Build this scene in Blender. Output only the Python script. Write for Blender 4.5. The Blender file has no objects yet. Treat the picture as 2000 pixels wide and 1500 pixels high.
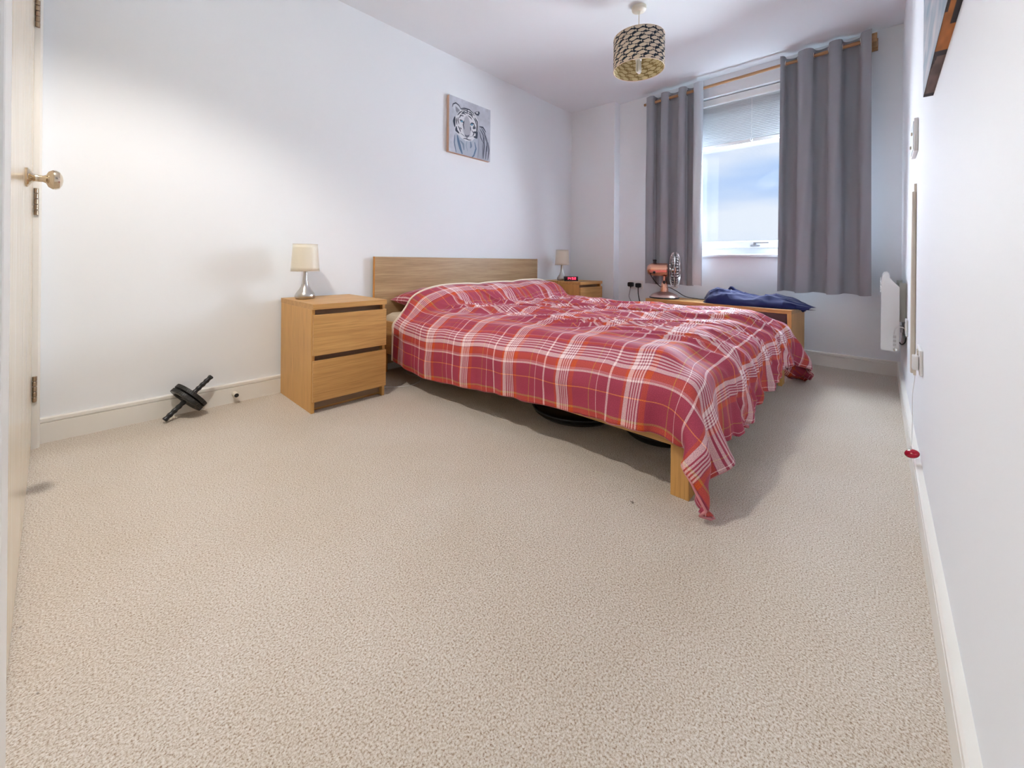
import bpy, bmesh, math, random
import numpy as np
from mathutils import Vector, Matrix
S = bpy.context.scene
C = S.collection
R = random.Random(7)
PI = math.pi

# ------------------------------------------------------------------ camera
F_PX, CY_PX, YAW, ROLL = 772.975, 509.59, 0.750235, 0.008808
cam_d = bpy.data.cameras.new('camera'); cam = bpy.data.objects.new('camera', cam_d); C.objects.link(cam)
cam_d.sensor_width = 36; cam_d.sensor_fit = 'HORIZONTAL'; cam_d.lens = F_PX / 2000 * 36
cam_d.shift_y = -(750 - CY_PX) / 2000; cam_d.clip_start = 0.01; cam_d.clip_end = 200
fw = Vector((math.cos(YAW), math.sin(YAW), 0)); rt = Vector((math.sin(YAW), -math.cos(YAW), 0)); up = Vector((0, 0, 1))
rt2 = rt * math.cos(ROLL) + up * math.sin(ROLL); up2 = -rt * math.sin(ROLL) + up * math.cos(ROLL)
M = Matrix((rt2, up2, -fw)).transposed().to_4x4(); M.translation = (-0.76705, -2.56106, 0.77583)
cam.matrix_world = M
S.camera = cam

# ------------------------------------------------------------------ view, world, lights
S.view_settings.view_transform = 'Standard'; S.view_settings.look = 'None'
S.view_settings.exposure = 0.92; S.view_settings.gamma = 1.0; S.view_settings.use_curve_mapping = False
SUN_E, LAMP_E, SKY_E = 41.0, 62.0, 0.53
W_ = bpy.data.worlds.new('sky'); S.world = W_; W_.use_nodes = True
nt = W_.node_tree; nt.nodes.clear()
def nn(t, ty, **k):
    n = t.nodes.new(ty)
    for a, b in k.items(): setattr(n, a, b)
    return n
wo = nn(nt, 'ShaderNodeOutputWorld'); bg = nn(nt, 'ShaderNodeBackground'); tc = nn(nt, 'ShaderNodeTexCoord')
mp = nn(nt, 'ShaderNodeMapping'); mp.inputs['Scale'].default_value = (1.3, 1.3, 6.0)
no = nn(nt, 'ShaderNodeTexNoise'); no.inputs['Scale'].default_value = 1.7; no.inputs['Detail'].default_value = 3; no.inputs['Roughness'].default_value = .5
cr = nn(nt, 'ShaderNodeValToRGB')
cr.color_ramp.elements[0].position = .36; cr.color_ramp.elements[0].color = (.40, .60, .97, 1)
cr.color_ramp.elements[1].position = .66; cr.color_ramp.elements[1].color = (.80, .88, 1.0, 1)
sx = nn(nt, 'ShaderNodeSeparateXYZ'); hz = nn(nt, 'ShaderNodeMapRange')
hz.inputs['From Min'].default_value = .0; hz.inputs['From Max'].default_value = .16; hz.inputs['To Min'].default_value = .75; hz.inputs['To Max'].default_value = 0
mx = nn(nt, 'ShaderNodeMix', data_type='RGBA'); mx.inputs[7].default_value = (.82, .90, 1.0, 1)
nt.links.new(tc.outputs['Generated'], mp.inputs[0]); nt.links.new(mp.outputs[0], no.inputs[0]); nt.links.new(no.outputs[0], cr.inputs[0])
nt.links.new(tc.outputs['Generated'], sx.inputs[0]); nt.links.new(sx.outputs[2], hz.inputs[0]); nt.links.new(hz.outputs[0], mx.inputs[0])
nt.links.new(cr.outputs[0], mx.inputs[6]); nt.links.new(mx.outputs[2], bg.inputs[0]); bg.inputs[1].default_value = SKY_E
nt.links.new(bg.outputs[0], wo.inputs[0])
# bright overcast daylight: a very broad sun
sd = bpy.data.lights.new('sun', 'SUN'); sd.energy = SUN_E; sd.angle = math.radians(118); sd.color = (.80, .89, 1.0)
so = bpy.data.objects.new('sun', sd); C.objects.link(so)
so.rotation_euler = Vector((-.90, .12, -.35)).to_track_quat('-Z', 'Y').to_euler(); so.location = (8, -1.5, 5)
# the recessed downlight in the ceiling by the door
LAMP = (-.78, -1.22, 2.432)
pd = bpy.data.lights.new('downlight_beam', 'SPOT'); pd.energy = LAMP_E; pd.shadow_soft_size = .03; pd.color = (1.0, .94, .86)
pd.spot_size = math.radians(119); pd.spot_blend = .42
po = bpy.data.objects.new('downlight_beam', pd); C.objects.link(po); po.location = LAMP

# ------------------------------------------------------------------ materials
def mat(name, col=(.8, .8, .8), rough=.6, metal=0, **k):
    m = bpy.data.materials.new(name); m.use_nodes = True
    b = m.node_tree.nodes['Principled BSDF']
    b.inputs['Base Color'].default_value = (*col, 1); b.inputs['Roughness'].default_value = rough; b.inputs['Metallic'].default_value = metal
    for a, v in k.items(): b.inputs[a.replace('_', ' ')].default_value = v
    return m
def s2l(r, g, b):
    f = lambda c: (c / 255 / 12.92) if c / 255 <= .04045 else ((c / 255 + .055) / 1.055) ** 2.4
    return (f(r), f(g), f(b))
def bump(m, scale, dist, strength=.3, vec=None, detail=3, stretch=None):
    t = m.node_tree; b = t.nodes['Principled BSDF']
    tc = nn(t, 'ShaderNodeTexCoord'); mp = nn(t, 'ShaderNodeMapping'); n = nn(t, 'ShaderNodeTexNoise'); bp = nn(t, 'ShaderNodeBump')
    if stretch: mp.inputs['Scale'].default_value = stretch
    n.inputs['Scale'].default_value = scale; n.inputs['Detail'].default_value = detail
    bp.inputs['Strength'].default_value = strength; bp.inputs['Distance'].default_value = dist
    t.links.new(tc.outputs['Object'], mp.inputs[0]); t.links.new(mp.outputs[0], n.inputs[0]); t.links.new(n.outputs[0], bp.inputs['Height'])
    t.links.new(bp.outputs[0], b.inputs['Normal'])
    return n
def ramp(t, stops, interp='LINEAR'):
    r = nn(t, 'ShaderNodeValToRGB'); cr = r.color_ramp; cr.interpolation = interp
    while len(cr.elements) < len(stops): cr.elements.new(.5)
    for e, (p, c) in zip(cr.elements, stops): e.position = p; e.color = (*c, 1)
    return r
M_wall = mat('wall_paint', s2l(240, 243, 246), .75); bump(M_wall, 90, .0006, .25)
M_ceil = mat('ceiling_paint', s2l(240, 244, 247), .85); bump(M_ceil, 80, .0005, .2)
M_trim = mat('gloss_trim', s2l(236, 233, 226), .35); bump(M_trim, 14, .0004, .15)
M_white = mat('white_plastic', s2l(238, 238, 236), .3)
M_cream = mat('cream_plastic', s2l(226, 217, 200), .35)
M_upvc = mat('window_frame_plastic', s2l(218, 221, 224), .3)
M_black = mat('black_plastic', (.012, .012, .014), .4)
M_brush = mat('brushed_steel', (.55, .53, .50), .28, 1.0); bump(M_brush, 60, .0003, .3, stretch=(1, 1, .05))
M_chrome = mat('chrome', (.72, .70, .66), .12, 1.0)
M_brass = mat('knob_metal', (.72, .62, .48), .14, 1.0)
M_copper = mat('copper_metal', (.80, .42, .30), .26, 1.0)
M_copper2 = mat('dull_copper_metal', (.66, .47, .42), .38, 1.0)
M_grey_plate = mat('grey_plastic', (.25, .26, .27), .4)
M_sheet = mat('cream_sheet', s2l(222, 208, 184), .9)

def wood(name, axis, c1, c2, rough=.42):
    m = mat(name, c1, rough); t = m.node_tree; b = t.nodes['Principled BSDF']
    tc = nn(t, 'ShaderNodeTexCoord'); mp = nn(t, 'ShaderNodeMapping')
    sc = [22, 22, 22]; sc['xyz'.index(axis)] = .9; mp.inputs['Scale'].default_value = sc
    n = nn(t, 'ShaderNodeTexNoise'); n.inputs['Scale'].default_value = 1.6; n.inputs['Detail'].default_value = 6; n.inputs['Roughness'].default_value = .62; n.inputs['Distortion'].default_value = .35
    mp2 = nn(t, 'ShaderNodeMapping'); sc2 = [240, 240, 240]; sc2['xyz'.index(axis)] = 7; mp2.inputs['Scale'].default_value = sc2
    n2 = nn(t, 'ShaderNodeTexNoise'); n2.inputs['Scale'].default_value = 1.; n2.inputs['Detail'].default_value = 2
    cm = tuple(.55 * a + .45 * b_ for a, b_ in zip(c1, c2)); r = ramp(t, [(.25, tuple(.3 * a + .7 * b_ for a, b_ in zip(c1, c2))), (.45, cm), (.68, c1)])
    r2 = ramp(t, [(.36, (.80, .77, .73)), (.52, (1, 1, 1))])
    mxx = nn(t, 'ShaderNodeMix', data_type='RGBA', blend_type='MULTIPLY'); mxx.inputs[0].default_value = .8
    L = t.links.new
    L(tc.outputs['Object'], mp.inputs[0]); L(tc.outputs['Object'], mp2.inputs[0]); L(mp.outputs[0], n.inputs[0]); L(mp2.outputs[0], n2.inputs[0])
    L(n.outputs[0], r.inputs[0]); L(n2.outputs[0], r2.inputs[0]); L(r.outputs[0], mxx.inputs[6]); L(r2.outputs[0], mxx.inputs[7]); L(mxx.outputs[2], b.inputs['Base Color'])
    bp = nn(t, 'ShaderNodeBump'); bp.inputs['Strength'].default_value = .15; bp.inputs['Distance'].default_value = .0005
    L(n2.outputs[0], bp.inputs['Height']); L(bp.outputs[0], b.inputs['Normal'])
    return m
oak1, oak2 = s2l(212, 164, 100), s2l(178, 128, 68)
WX = wood('oak_veneer_x', 'x', oak1, oak2); WZ = wood('oak_veneer_z', 'z', s2l(218, 168, 98), s2l(204, 152, 84)); WY = wood('oak_veneer_y', 'y', oak1, oak2)
HX = wood('oak_headboard', 'x', s2l(196, 166, 126), s2l(150, 118, 78), .36)  # same oak as the tables; its sheen is put into the greyer colour
EZ = wood('oak_edge', 'z', s2l(214, 148, 66), s2l(190, 124, 48))
DOORW = wood('pale_maple_door', 'z', s2l(238, 224, 200), s2l(214, 192, 158), .16)
POLEW = wood('beech_pole', 'y', s2l(190, 148, 104), s2l(166, 122, 80), .35)

# carpet
M_carpet = mat('beige_carpet', s2l(205, 192, 174), .95, Sheen_Weight=.25, Sheen_Roughness=.6)
t = M_carpet.node_tree; b = t.nodes['Principled BSDF']; L = t.links.new
tc = nn(t, 'ShaderNodeTexCoord')
n1 = nn(t, 'ShaderNodeTexNoise'); n1.inputs['Scale'].default_value = 260; n1.inputs['Detail'].default_value = 3; n1.inputs['Roughness'].default_value = .7
n2 = nn(t, 'ShaderNodeTexNoise'); n2.inputs['Scale'].default_value = 2.2; n2.inputs['Detail'].default_value = 4
vo = nn(t, 'ShaderNodeTexVoronoi'); vo.inputs['Scale'].default_value = 210
n3 = nn(t, 'ShaderNodeTexNoise'); n3.inputs['Scale'].default_value = 26; n3.inputs['Detail'].default_value = 2
r1 = ramp(t, [(.33, s2l(140, 108, 76)), (.43, s2l(200, 184, 163)), (.55, s2l(227, 218, 206)), (.70, s2l(241, 237, 231))])
r2 = ramp(t, [(.35, (.93, .90, .85)), (.62, (1, 1, 1))])
r3 = ramp(t, [(.205, s2l(120, 100, 78)), (.235, (1, 1, 1))])
m1 = nn(t, 'ShaderNodeMix', data_type='RGBA', blend_type='MULTIPLY'); m1.inputs[0].default_value = .75
m2 = nn(t, 'ShaderNodeMix', data_type='RGBA', blend_type='MULTIPLY'); m2.inputs[0].default_value = .9
for n in (n1, n2, vo, n3): L(tc.outputs['Object'], n.inputs[0])
L(n1.outputs[0], r1.inputs[0]); L(n2.outputs[0], r2.inputs[0]); L(n3.outputs[0], r3.inputs[0])
L(r1.outputs[0], m1.inputs[6]); L(r2.outputs[0], m1.inputs[7]); L(m1.outputs[2], m2.inputs[6]); L(r3.outputs[0], m2.inputs[7]); L(m2.outputs[2], b.inputs['Base Color'])
ad = nn(t, 'ShaderNodeMath', operation='ADD'); L(n1.outputs[0], ad.inputs[0]); L(vo.outputs['Distance'], ad.inputs[1])
bp = nn(t, 'ShaderNodeBump'); bp.inputs['Strength'].default_value = .65; bp.inputs['Distance'].default_value = .005; L(ad.outputs[0], bp.inputs['Height']); L(bp.outputs[0], b.inputs['Normal'])

# plaid
CRIM = (.40, .040, .080); PINK = (1.0, .76, .74); RUST = (.64, .075, .010); OLIV = (.50, .28, .06); ORNG = (1.0, .34, .06)
def plaid(name, uvscale=1.0):
    m = mat(name, CRIM, .68, Sheen_Weight=.55, Sheen_Roughness=.24); m.node_tree.nodes['Principled BSDF'].inputs['Sheen Tint'].default_value = (.80, .84, 1, 1)
    t = m.node_tree; b = t.nodes['Principled BSDF']; L = t.links.new
    uv = nn(t, 'ShaderNodeUVMap'); uv.uv_map = 'UVMap'; sp = nn(t, 'ShaderNodeSeparateXYZ'); L(uv.outputs[0], sp.inputs[0])
    def axis(out, period, off, stops):
        a = nn(t, 'ShaderNodeMath', operation='MULTIPLY_ADD'); a.inputs[1].default_value = uvscale / period; a.inputs[2].default_value = off; L(sp.outputs[out], a.inputs[0])
        f = nn(t, 'ShaderNodeMath', operation='FRACT'); L(a.outputs[0], f.inputs[0])
        r = ramp(t, stops, 'CONSTANT'); L(f.outputs[0], r.inputs[0]); return r
    # weft: repeat along the length of the bed
    st = [(0, PINK), (.055, CRIM)]
    p = .072
    for i in range(4): st += [(p, PINK), (p + .019, CRIM)]; p += .034
    st += [(.208, RUST), (.275, CRIM), (.520, OLIV), (.534, CRIM), (.622, PINK), (.631, CRIM), (.765, PINK), (.790, CRIM), (.962, RUST)]
    V = axis(1, .302, V_OFF, st)
    PP = .452   # warp: repeat across, starting at the hem
    e = lambda cm: cm / 100 / PP
    st = [(0, RUST), (e(1.8), OLIV), (e(2.5), CRIM), (e(10.0), ORNG), (e(10.4), CRIM), (e(15.6), PINK), (e(16.4), (.72, .25, .25)), (e(17.2), RUST), (e(20.2), CRIM), (e(20.5), PINK), (e(22.6), CRIM)]
    p = 23.3
    for i in range(4): st += [(e(p), PINK), (e(p + .75), CRIM)]; p += 1.5
    st += [(e(29.6), RUST), (e(30.8), (.72, .25, .25)), (e(31.1), CRIM), (e(34.6), RUST), (e(35.1), CRIM), (e(38.6), PINK), (e(39.0), RUST), (e(41.6), OLIV), (e(42.3), CRIM)]
    U = axis(0, PP, 0.0, st)
    mm = nn(t, 'ShaderNodeMix', data_type='RGBA'); mm.inputs[0].default_value = .5; L(U.outputs[0], mm.inputs[6]); L(V.outputs[0], mm.inputs[7])
    n = nn(t, 'ShaderNodeTexNoise'); n.inputs['Scale'].default_value = 420 * uvscale; n.inputs['Detail'].default_value = 2; L(uv.outputs[0], n.inputs[0])
    rr = ramp(t, [(.32, (.70, .66, .72)), (.68, (1.20, 1.34, 1.36))]); L(n.outputs[0], rr.inputs[0])
    mu = nn(t, 'ShaderNodeMix', data_type='RGBA', blend_type='MULTIPLY'); mu.inputs[0].default_value = 1; L(mm.outputs[2], mu.inputs[6]); L(rr.outputs[0], mu.inputs[7])
    L(mu.outputs[2], b.inputs['Base Color'])
    n2 = nn(t, 'ShaderNodeTexNoise'); n2.inputs['Scale'].default_value = 17; n2.inputs['Detail'].default_value = 4; L(uv.outputs[0], n2.inputs[0])
    bp = nn(t, 'ShaderNodeBump'); bp.inputs['Strength'].default_value = .35; bp.inputs['Distance'].default_value = .006; L(n2.outputs[0], bp.inputs['Height']); L(bp.outputs[0], b.inputs['Normal'])
    return m
V_OFF = .30 + .14 / .302
M_plaid = plaid('plaid_brushed_cotton')
M_piping = mat('cream_piping', s2l(238, 226, 206), .8)

def colattr_mat(name, rough=.7, trans=0):
    m = mat(name, (1, 1, 1), rough); t = m.node_tree; b = t.nodes['Principled BSDF']
    a = nn(t, 'ShaderNodeVertexColor'); a.layer_name = 'Col'; t.links.new(a.outputs[0], b.inputs['Base Color'])
    if trans:
        o = t.nodes['Material Output']; tr = nn(t, 'ShaderNodeBsdfTranslucent'); ms = nn(t, 'ShaderNodeMixShader'); ms.inputs[0].default_value = trans
        t.links.new(a.outputs[0], tr.inputs[0]); t.links.new(b.outputs[0], ms.inputs[1]); t.links.new(tr.outputs[0], ms.inputs[2]); t.links.new(ms.outputs[0], o.inputs[0])
    return m
M_print = colattr_mat('canvas_print', .7); M_shadeprint = colattr_mat('fish_print_fabric', .8, .35)
def fabric(name, col, trans, rough=.7, sheen=.3, bscale=700):
    m = mat(name, col, rough, Sheen_Weight=sheen); t = m.node_tree; b = t.nodes['Principled BSDF']; o = t.nodes['Material Output']
    bump(m, bscale, .0006, .3)
    if trans:
        tr = nn(t, 'ShaderNodeBsdfTranslucent'); tr.inputs[0].default_value = (*col, 1); ms = nn(t, 'ShaderNodeMixShader'); ms.inputs[0].default_value = trans
        t.links.new(b.outputs[0], ms.inputs[1]); t.links.new(tr.outputs[0], ms.inputs[2]); t.links.new(ms.outputs[0], o.inputs[0])
    return m
M_curt = fabric('grey_curtain_cloth', s2l(158, 161, 168), .0, .75, .2)
M_lining = mat('silver_curtain_lining', s2l(206, 212, 218), .36, .25); bump(M_lining, 30, .003, .3, stretch=(1, 1, .3))
M_shade = fabric('satin_lampshade', s2l(250, 244, 228), .28, .34, .5, 900)
M_navy = fabric('navy_fleece', s2l(12, 26, 80), 0, .9, .12, 260)
M_red = mat('red_gloss_plastic', s2l(176, 14, 44), .18)
M_bulb = mat('bulb_glass', s2l(236, 236, 232), .15)
M_glass = bpy.data.materials.new('window_glass'); M_glass.use_nodes = True; t = M_glass.node_tree; t.nodes.clear()
o_ = nn(t, 'ShaderNodeOutputMaterial'); tr_ = nn(t, 'ShaderNodeBsdfTransparent'); gl_ = nn(t, 'ShaderNodeBsdfGlossy'); gl_.inputs['Roughness'].default_value = .02
ms_ = nn(t, 'ShaderNodeMixShader'); ms_.inputs[0].default_value = .012; t.links.new(tr_.outputs[0], ms_.inputs[1]); t.links.new(gl_.outputs[0], ms_.inputs[2]); t.links.new(ms_.outputs[0], o_.inputs[0])
def emit(name, col, s):
    m = mat(name, (0, 0, 0), .4); b = m.node_tree.nodes['Principled BSDF']; b.inputs['Emission Color'].default_value = (*col, 1); b.inputs['Emission Strength'].default_value = s; return m
M_led = emit('red_led_digits', (1, .04, .10), 2.2)
M_neon = emit('lamp_bulb_glow', (1, .9, .78), 12)

# ------------------------------------------------------------------ geometry helpers
class MB:
    def __init__(s): s.v = []; s.f = []
    def add(s, vs, fs):
        o = len(s.v); s.v += [tuple(map(float, p)) for p in vs]; s.f += [tuple(i + o for i in f) for f in fs]; return s
    def box(s, a, b, bev=0.0, rot=None):
        x0, y0, z0 = (min(a[i], b[i]) for i in range(3)); x1, y1, z1 = (max(a[i], b[i]) for i in range(3))
        bm = bmesh.new(); bmesh.ops.create_cube(bm, size=1)
        for v in bm.verts: v.co = Vector(((x0 + x1) / 2 + v.co.x * (x1 - x0), (y0 + y1) / 2 + v.co.y * (y1 - y0), (z0 + z1) / 2 + v.co.z * (z1 - z0)))
        if bev: bmesh.ops.bevel(bm, geom=bm.edges[:], offset=bev, segments=2, affect='EDGES', profile=.5)
        bm.verts.index_update()
        vs = [v.co.copy() for v in bm.verts]
        if rot: vs = [rot @ v for v in vs]
        s.add(vs, [[v.index for v in f.verts] for f in bm.faces]); bm.free(); return s
    def lathe(s, prof, n=32, c=(0, 0, 0), axis='z', cap=True):
        vs = []
        for r, h in prof:
            for i in range(n):
                a = 2 * PI * i / n; p = (r * math.cos(a), r * math.sin(a), h)
                if axis == 'y': p = (p[0], p[2], p[1])
                if axis == 'x': p = (p[2], p[0], p[1])
                vs.append((p[0] + c[0], p[1] + c[1], p[2] + c[2]))
        fs = [(k * n + i, k * n + (i + 1) % n, (k + 1) * n + (i + 1) % n, (k + 1) * n + i) for k in range(len(prof) - 1) for i in range(n)]
        if cap: fs += [tuple(range(n))[::-1], tuple(range((len(prof) - 1) * n, len(prof) * n))]
        return s.add(vs, fs)
    def tube(s, pts, r, n=10, closed=False):
        pts = [Vector(p) for p in pts]; rr = r if isinstance(r, (list, tuple)) else [r] * len(pts)
        vs = []; prev = None
        for i, p in enumerate(pts):
            if closed: d = pts[(i + 1) % len(pts)] - pts[i - 1]
            else: d = pts[min(i + 1, len(pts) - 1)] - pts[max(i - 1, 0)]
            d.normalize()
            if prev is None:
                u = d.orthogonal().normalized()
            else:
                u = (prev - d * prev.dot(d)); u = u.normalized() if u.length > 1e-6 else d.orthogonal().normalized()
            prev = u; w = d.cross(u)
            for k in range(n):
                a = 2 * PI * k / n; vs.append(p + (u * math.cos(a) + w * math.sin(a)) * rr[i])
        m = len(pts); fs = [(i * n + k, i * n + (k + 1) % n, ((i + 1) % m) * n + (k + 1) % n, ((i + 1) % m) * n + k) for i in range(m if closed else m - 1) for k in range(n)]
        if not closed: fs += [tuple(range(n))[::-1], tuple(range((m - 1) * n, m * n))]
        return s.add(vs, fs)
    def prism(s, poly, p0, p1, ex, ey):
        """extrude a 2D polygon (in axes ex,ey) from p0 to p1"""
        ex, ey, p0, p1 = Vector(ex), Vector(ey), Vector(p0), Vector(p1); n = len(poly)
        vs = [p + ex * a + ey * b for p in (p0, p1) for a, b in poly]
        return s.add(vs, [(i, (i + 1) % n, n + (i + 1) % n, n + i) for i in range(n)] + [tuple(range(n))[::-1], tuple(range(n, 2 * n))])
    def build(s, name, m, parent=None, off=(0, 0, 0), smooth=None, kind=None):
        me = bpy.data.meshes.new(name); o3 = Vector(off)
        me.from_pydata([Vector(v) - o3 for v in s.v], [], s.f); me.materials.append(m)
        bm = bmesh.new(); bm.from_mesh(me); bmesh.ops.recalc_face_normals(bm, faces=bm.faces[:]); bm.to_mesh(me); bm.free()
        if smooth is not None:
            me.polygons.foreach_set('use_smooth', [True] * len(me.polygons))
            if smooth < 3: me.set_sharp_from_angle(angle=smooth)
        o = bpy.data.objects.new(name, me); C.objects.link(o)
        if parent: o.parent = parent
        else: o.location = o3
        if kind: o['kind'] = kind
        return o
SM = math.radians(35)
def thing(name, label, cat, loc=(0, 0, 0), rz=0, group=None):
    o = bpy.data.objects.new(name, None); C.objects.link(o); o.empty_display_size = .05
    o.location = loc; o.rotation_euler = (0, 0, rz); o['label'] = label; o['category'] = cat
    if group: o['group'] = group
    return o
def tag(o, label, cat, group=None):
    o['label'] = label; o['category'] = cat
    if group: o['group'] = group
    return o
def copy_tree(o, parent=None):
    c = o.copy(); C.objects.link(c); c.parent = parent
    for ch in o.children: copy_tree(ch, c)
    return c
def grid_mesh(name, P, m, parent=None, off=(0, 0, 0), uv=None, col=None, smooth=True):
    """P: (NI,NJ,3) array"""
    NI, NJ = P.shape[:2]; idx = np.arange(NI * NJ).reshape(NI, NJ)
    F = np.stack([idx[:-1, :-1], idx[1:, :-1], idx[1:, 1:], idx[:-1, 1:]], -1).reshape(-1, 4)
    me = bpy.data.meshes.new(name); V = P.reshape(-1, 3) - np.array(off)
    me.vertices.add(len(V)); me.vertices.foreach_set('co', V.ravel()); me.loops.add(F.size); me.loops.foreach_set('vertex_index', F.ravel())
    me.polygons.add(len(F)); me.polygons.foreach_set('loop_start', np.arange(0, F.size, 4)); me.polygons.foreach_set('loop_total', np.full(len(F), 4))
    me.update(calc_edges=True); me.validate()
    if smooth: me.polygons.foreach_set('use_smooth', [True] * len(F))
    if uv is not None:
        l = me.uv_layers.new(name='UVMap'); l.data.foreach_set('uv', uv.reshape(-1, 2)[F.ravel()].ravel())
    if col is not None:
        a = me.color_attributes.new('Col', 'FLOAT_COLOR', 'POINT'); cc = np.ones((NI * NJ, 4)); cc[:, :3] = col.reshape(-1, 3); a.data.foreach_set('color', cc.ravel())
    me.materials.append(m); o = bpy.data.objects.new(name, me); C.objects.link(o)
    if parent: o.parent = parent
    else: o.location = off
    return o
def struct(name, mb, m, parent=None, **k):
    o = mb.build(name, m, parent, **k)
    if not parent: o['kind'] = 'structure'
    return o

# ------------------------------------------------------------------ room shell
W, LX, H = 2.6655, 3.065, 2.4400
BD, BW = .112, .534
XB = -1.9                                           # behind the camera
struct('floor', MB().box((XB, -3.0, -.12), (3.5, .15, 0)), M_carpet)
struct('ceiling', MB().box((XB, -3.0, H), (3.5, .15, H + .12)), M_ceil)
struct('wall_left', MB().box((XB, 0, 0), (LX + .3, .12, H)), M_wall)
struct('wall_right', MB().box((XB, -W - .12, 0), (LX + .3, -W, H)), M_wall)
# window wall with an opening
WY0, WY1, WZ0, WZ1 = -2.42, -.98, .850, 2.27
wb = MB(); T = .30
wb.box((LX, -W, 0), (LX + T, WY0, H)).box((LX, WY1, 0), (LX + T, 0, H)).box((LX, WY0, 0), (LX + T, WY1, WZ0 - .03)).box((LX, WY0, WZ1), (LX + T, WY1, H))
struct('wall_back', wb, M_wall)
struct('wall_corner', MB().box((LX - BD, -BW, 0), (LX + .01, 0, H)), M_wall)
# door wall: a line from the left wall towards the camera, then a return by the doorway
dl0, dl1 = Vector((-.938, .0, 0)), Vector((-.880, -1.42, 0))
dd = (dl1 - dl0).normalized(); dn = Vector((-dd.y, dd.x, 0));  dn = dn if dn.x > 0 else -dn
def DP(t, out, z): q = dl0 + dd * t + dn * out; return Vector((q.x, q.y, z))
wd = MB()
wd.prism([(0, -.15), (0, 0), (1.60, 0), (1.60, -.15)], (dl0.x, dl0.y, 0), (dl0.x, dl0.y, H), dd, dn)
struct('wall_near', wd, M_wall)
wr = MB().box((-1.0, -2.1, 0), (-.853, -1.60, H)); wr.box((-1.9, -3.0, 0), (-1.75, 0, H))
struct('wall_doorway', wr, M_wall)
tr = MB().box((-.88, -1.66, 0), (-.8475, -1.585, 2.25), .004)
struct('trim_1', tr, M_trim)

# skirting boards
def skirt(name, p0, p1, nrm):
    poly = [(0, 0), (.018, 0), (.018, .082), (.0125, .0830), (.0125, .0865), (.0175, .0875), (.017, .1), (.013, .1035), (0, .1035)]
    struct(name, MB().prism(poly, p0, p1, nrm, (0, 0, 1)), M_trim)
skirt('baseboard_left', (-.90, 0, 0), (LX - BD, 0, 0), (0, -1, 0))
skirt('baseboard_corner', (LX - BD, -.018, 0), (LX - BD, -BW - .018, 0), (-1, 0, 0))
skirt('baseboard_return', (LX - BD, -BW, 0), (LX, -BW, 0), (0, -1, 0))
skirt('baseboard_back', (LX, -BW - .018, 0), (LX, -W + .018, 0), (-1, 0, 0))
skirt('baseboard_right', (-1.7, -W, 0), (LX, -W, 0), (0, 1, 0))

# window: frame, sash, pane, sill, handle
win = bpy.data.objects.new('window_1', None); C.objects.link(win); win['kind'] = 'structure'; win.location = (LX + .12, (WY0 + WY1) / 2, WZ0)
wo_ = win.location
fx0, fx1 = LX + .10, LX + .17
f = MB().box((fx0, WY0, WZ0), (fx1, WY0 + .06, WZ1), .003).box((fx0, WY1 - .06, WZ0), (fx1, WY1, WZ1), .003)
f.box((fx0, WY0 + .06, WZ0), (fx1, WY1 - .06, WZ0 + .055), .003).box((fx0, WY0 + .06, WZ1 - .06), (fx1, WY1 - .06, WZ1), .003)
f.build('window_frame', M_upvc, win, wo_)
a0, a1, b0, b1 = WY0 + .06, WY1 - .06, WZ0 + .055, WZ1 - .06
sx0, sx1 = LX + .085, LX + .15
f = MB().box((sx0, a0, b0), (sx1, a0 + .06, b1), .004).box((sx0, a1 - .06, b0), (sx1, a1, b1), .004).box((sx0, a0 + .06, b0), (sx1, a1 - .06, b0 + .062), .004).box((sx0, a0 + .06, b1 - .06), (sx1, a1 - .06, b1), .004)
sash = f.build('sash', M_upvc, win, wo_)
MB().box((LX + .125, a0 + .055, b0 + .055), (LX + .131, a1 - .055, b1 - .055)).build('pane', M_glass, sash, wo_)
hy = -1.77; M_steelgrey = mat('satin_grey_metal', (.30, .32, .34), .4, .6)
h_ = MB().box((sx0 - .012, hy - .036, .918), (sx0, hy + .036, .932), .004).box((sx0 - .032, hy - .012, .922), (sx0 - .008, hy + .012, .946), .004).box((sx0 - .036, hy - .105, .944), (sx0 - .024, hy + .010, .957), .004)
h_.build('window_handle', M_steelgrey, sash, wo_)
MB().box((LX - .028, WY0 - .03, WZ0 - .03), (fx0 + .01, WY1 + .03, WZ0), .009).build('window_sill', M_upvc, win, wo_)

# door with frame, knob and three hinges, closed against the left wall
door = bpy.data.objects.new('door_1', None); C.objects.link(door); door['kind'] = 'structure'; door.location = DP(.07, 0, 0)
do = door.location
DT = .018
MB().prism([(.072, 0), (.072, DT), (.90, DT), (.90, 0)], DP(0, 0, .008), DP(0, 0, 2.02), dd, dn).build('door_leaf', DOORW, door, do)
MB().prism([(.905, 0), (.905, DT), (1.50, DT), (1.50, 0)], DP(0, 0, .008), DP(0, 0, 2.02), dd, dn).build('door_leaf', DOORW, door, do)
a = MB().prism([(.002, 0), (.002, .036), (.006, .040), (.060, .040), (.066, .034), (.066, 0)], DP(0, 0, 0), DP(0, 0, 2.10), dd, dn)
a.prism([(.066, 0), (.066, .040), (1.55, .040), (1.55, 0)], DP(0, 0, 2.035), DP(0, 0, 2.10), dd, dn); a.build('door_frame', M_trim, door, do)
M_hinge = mat('hinge_steel', (.42, .33, .24), .3, 1.0)
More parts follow.
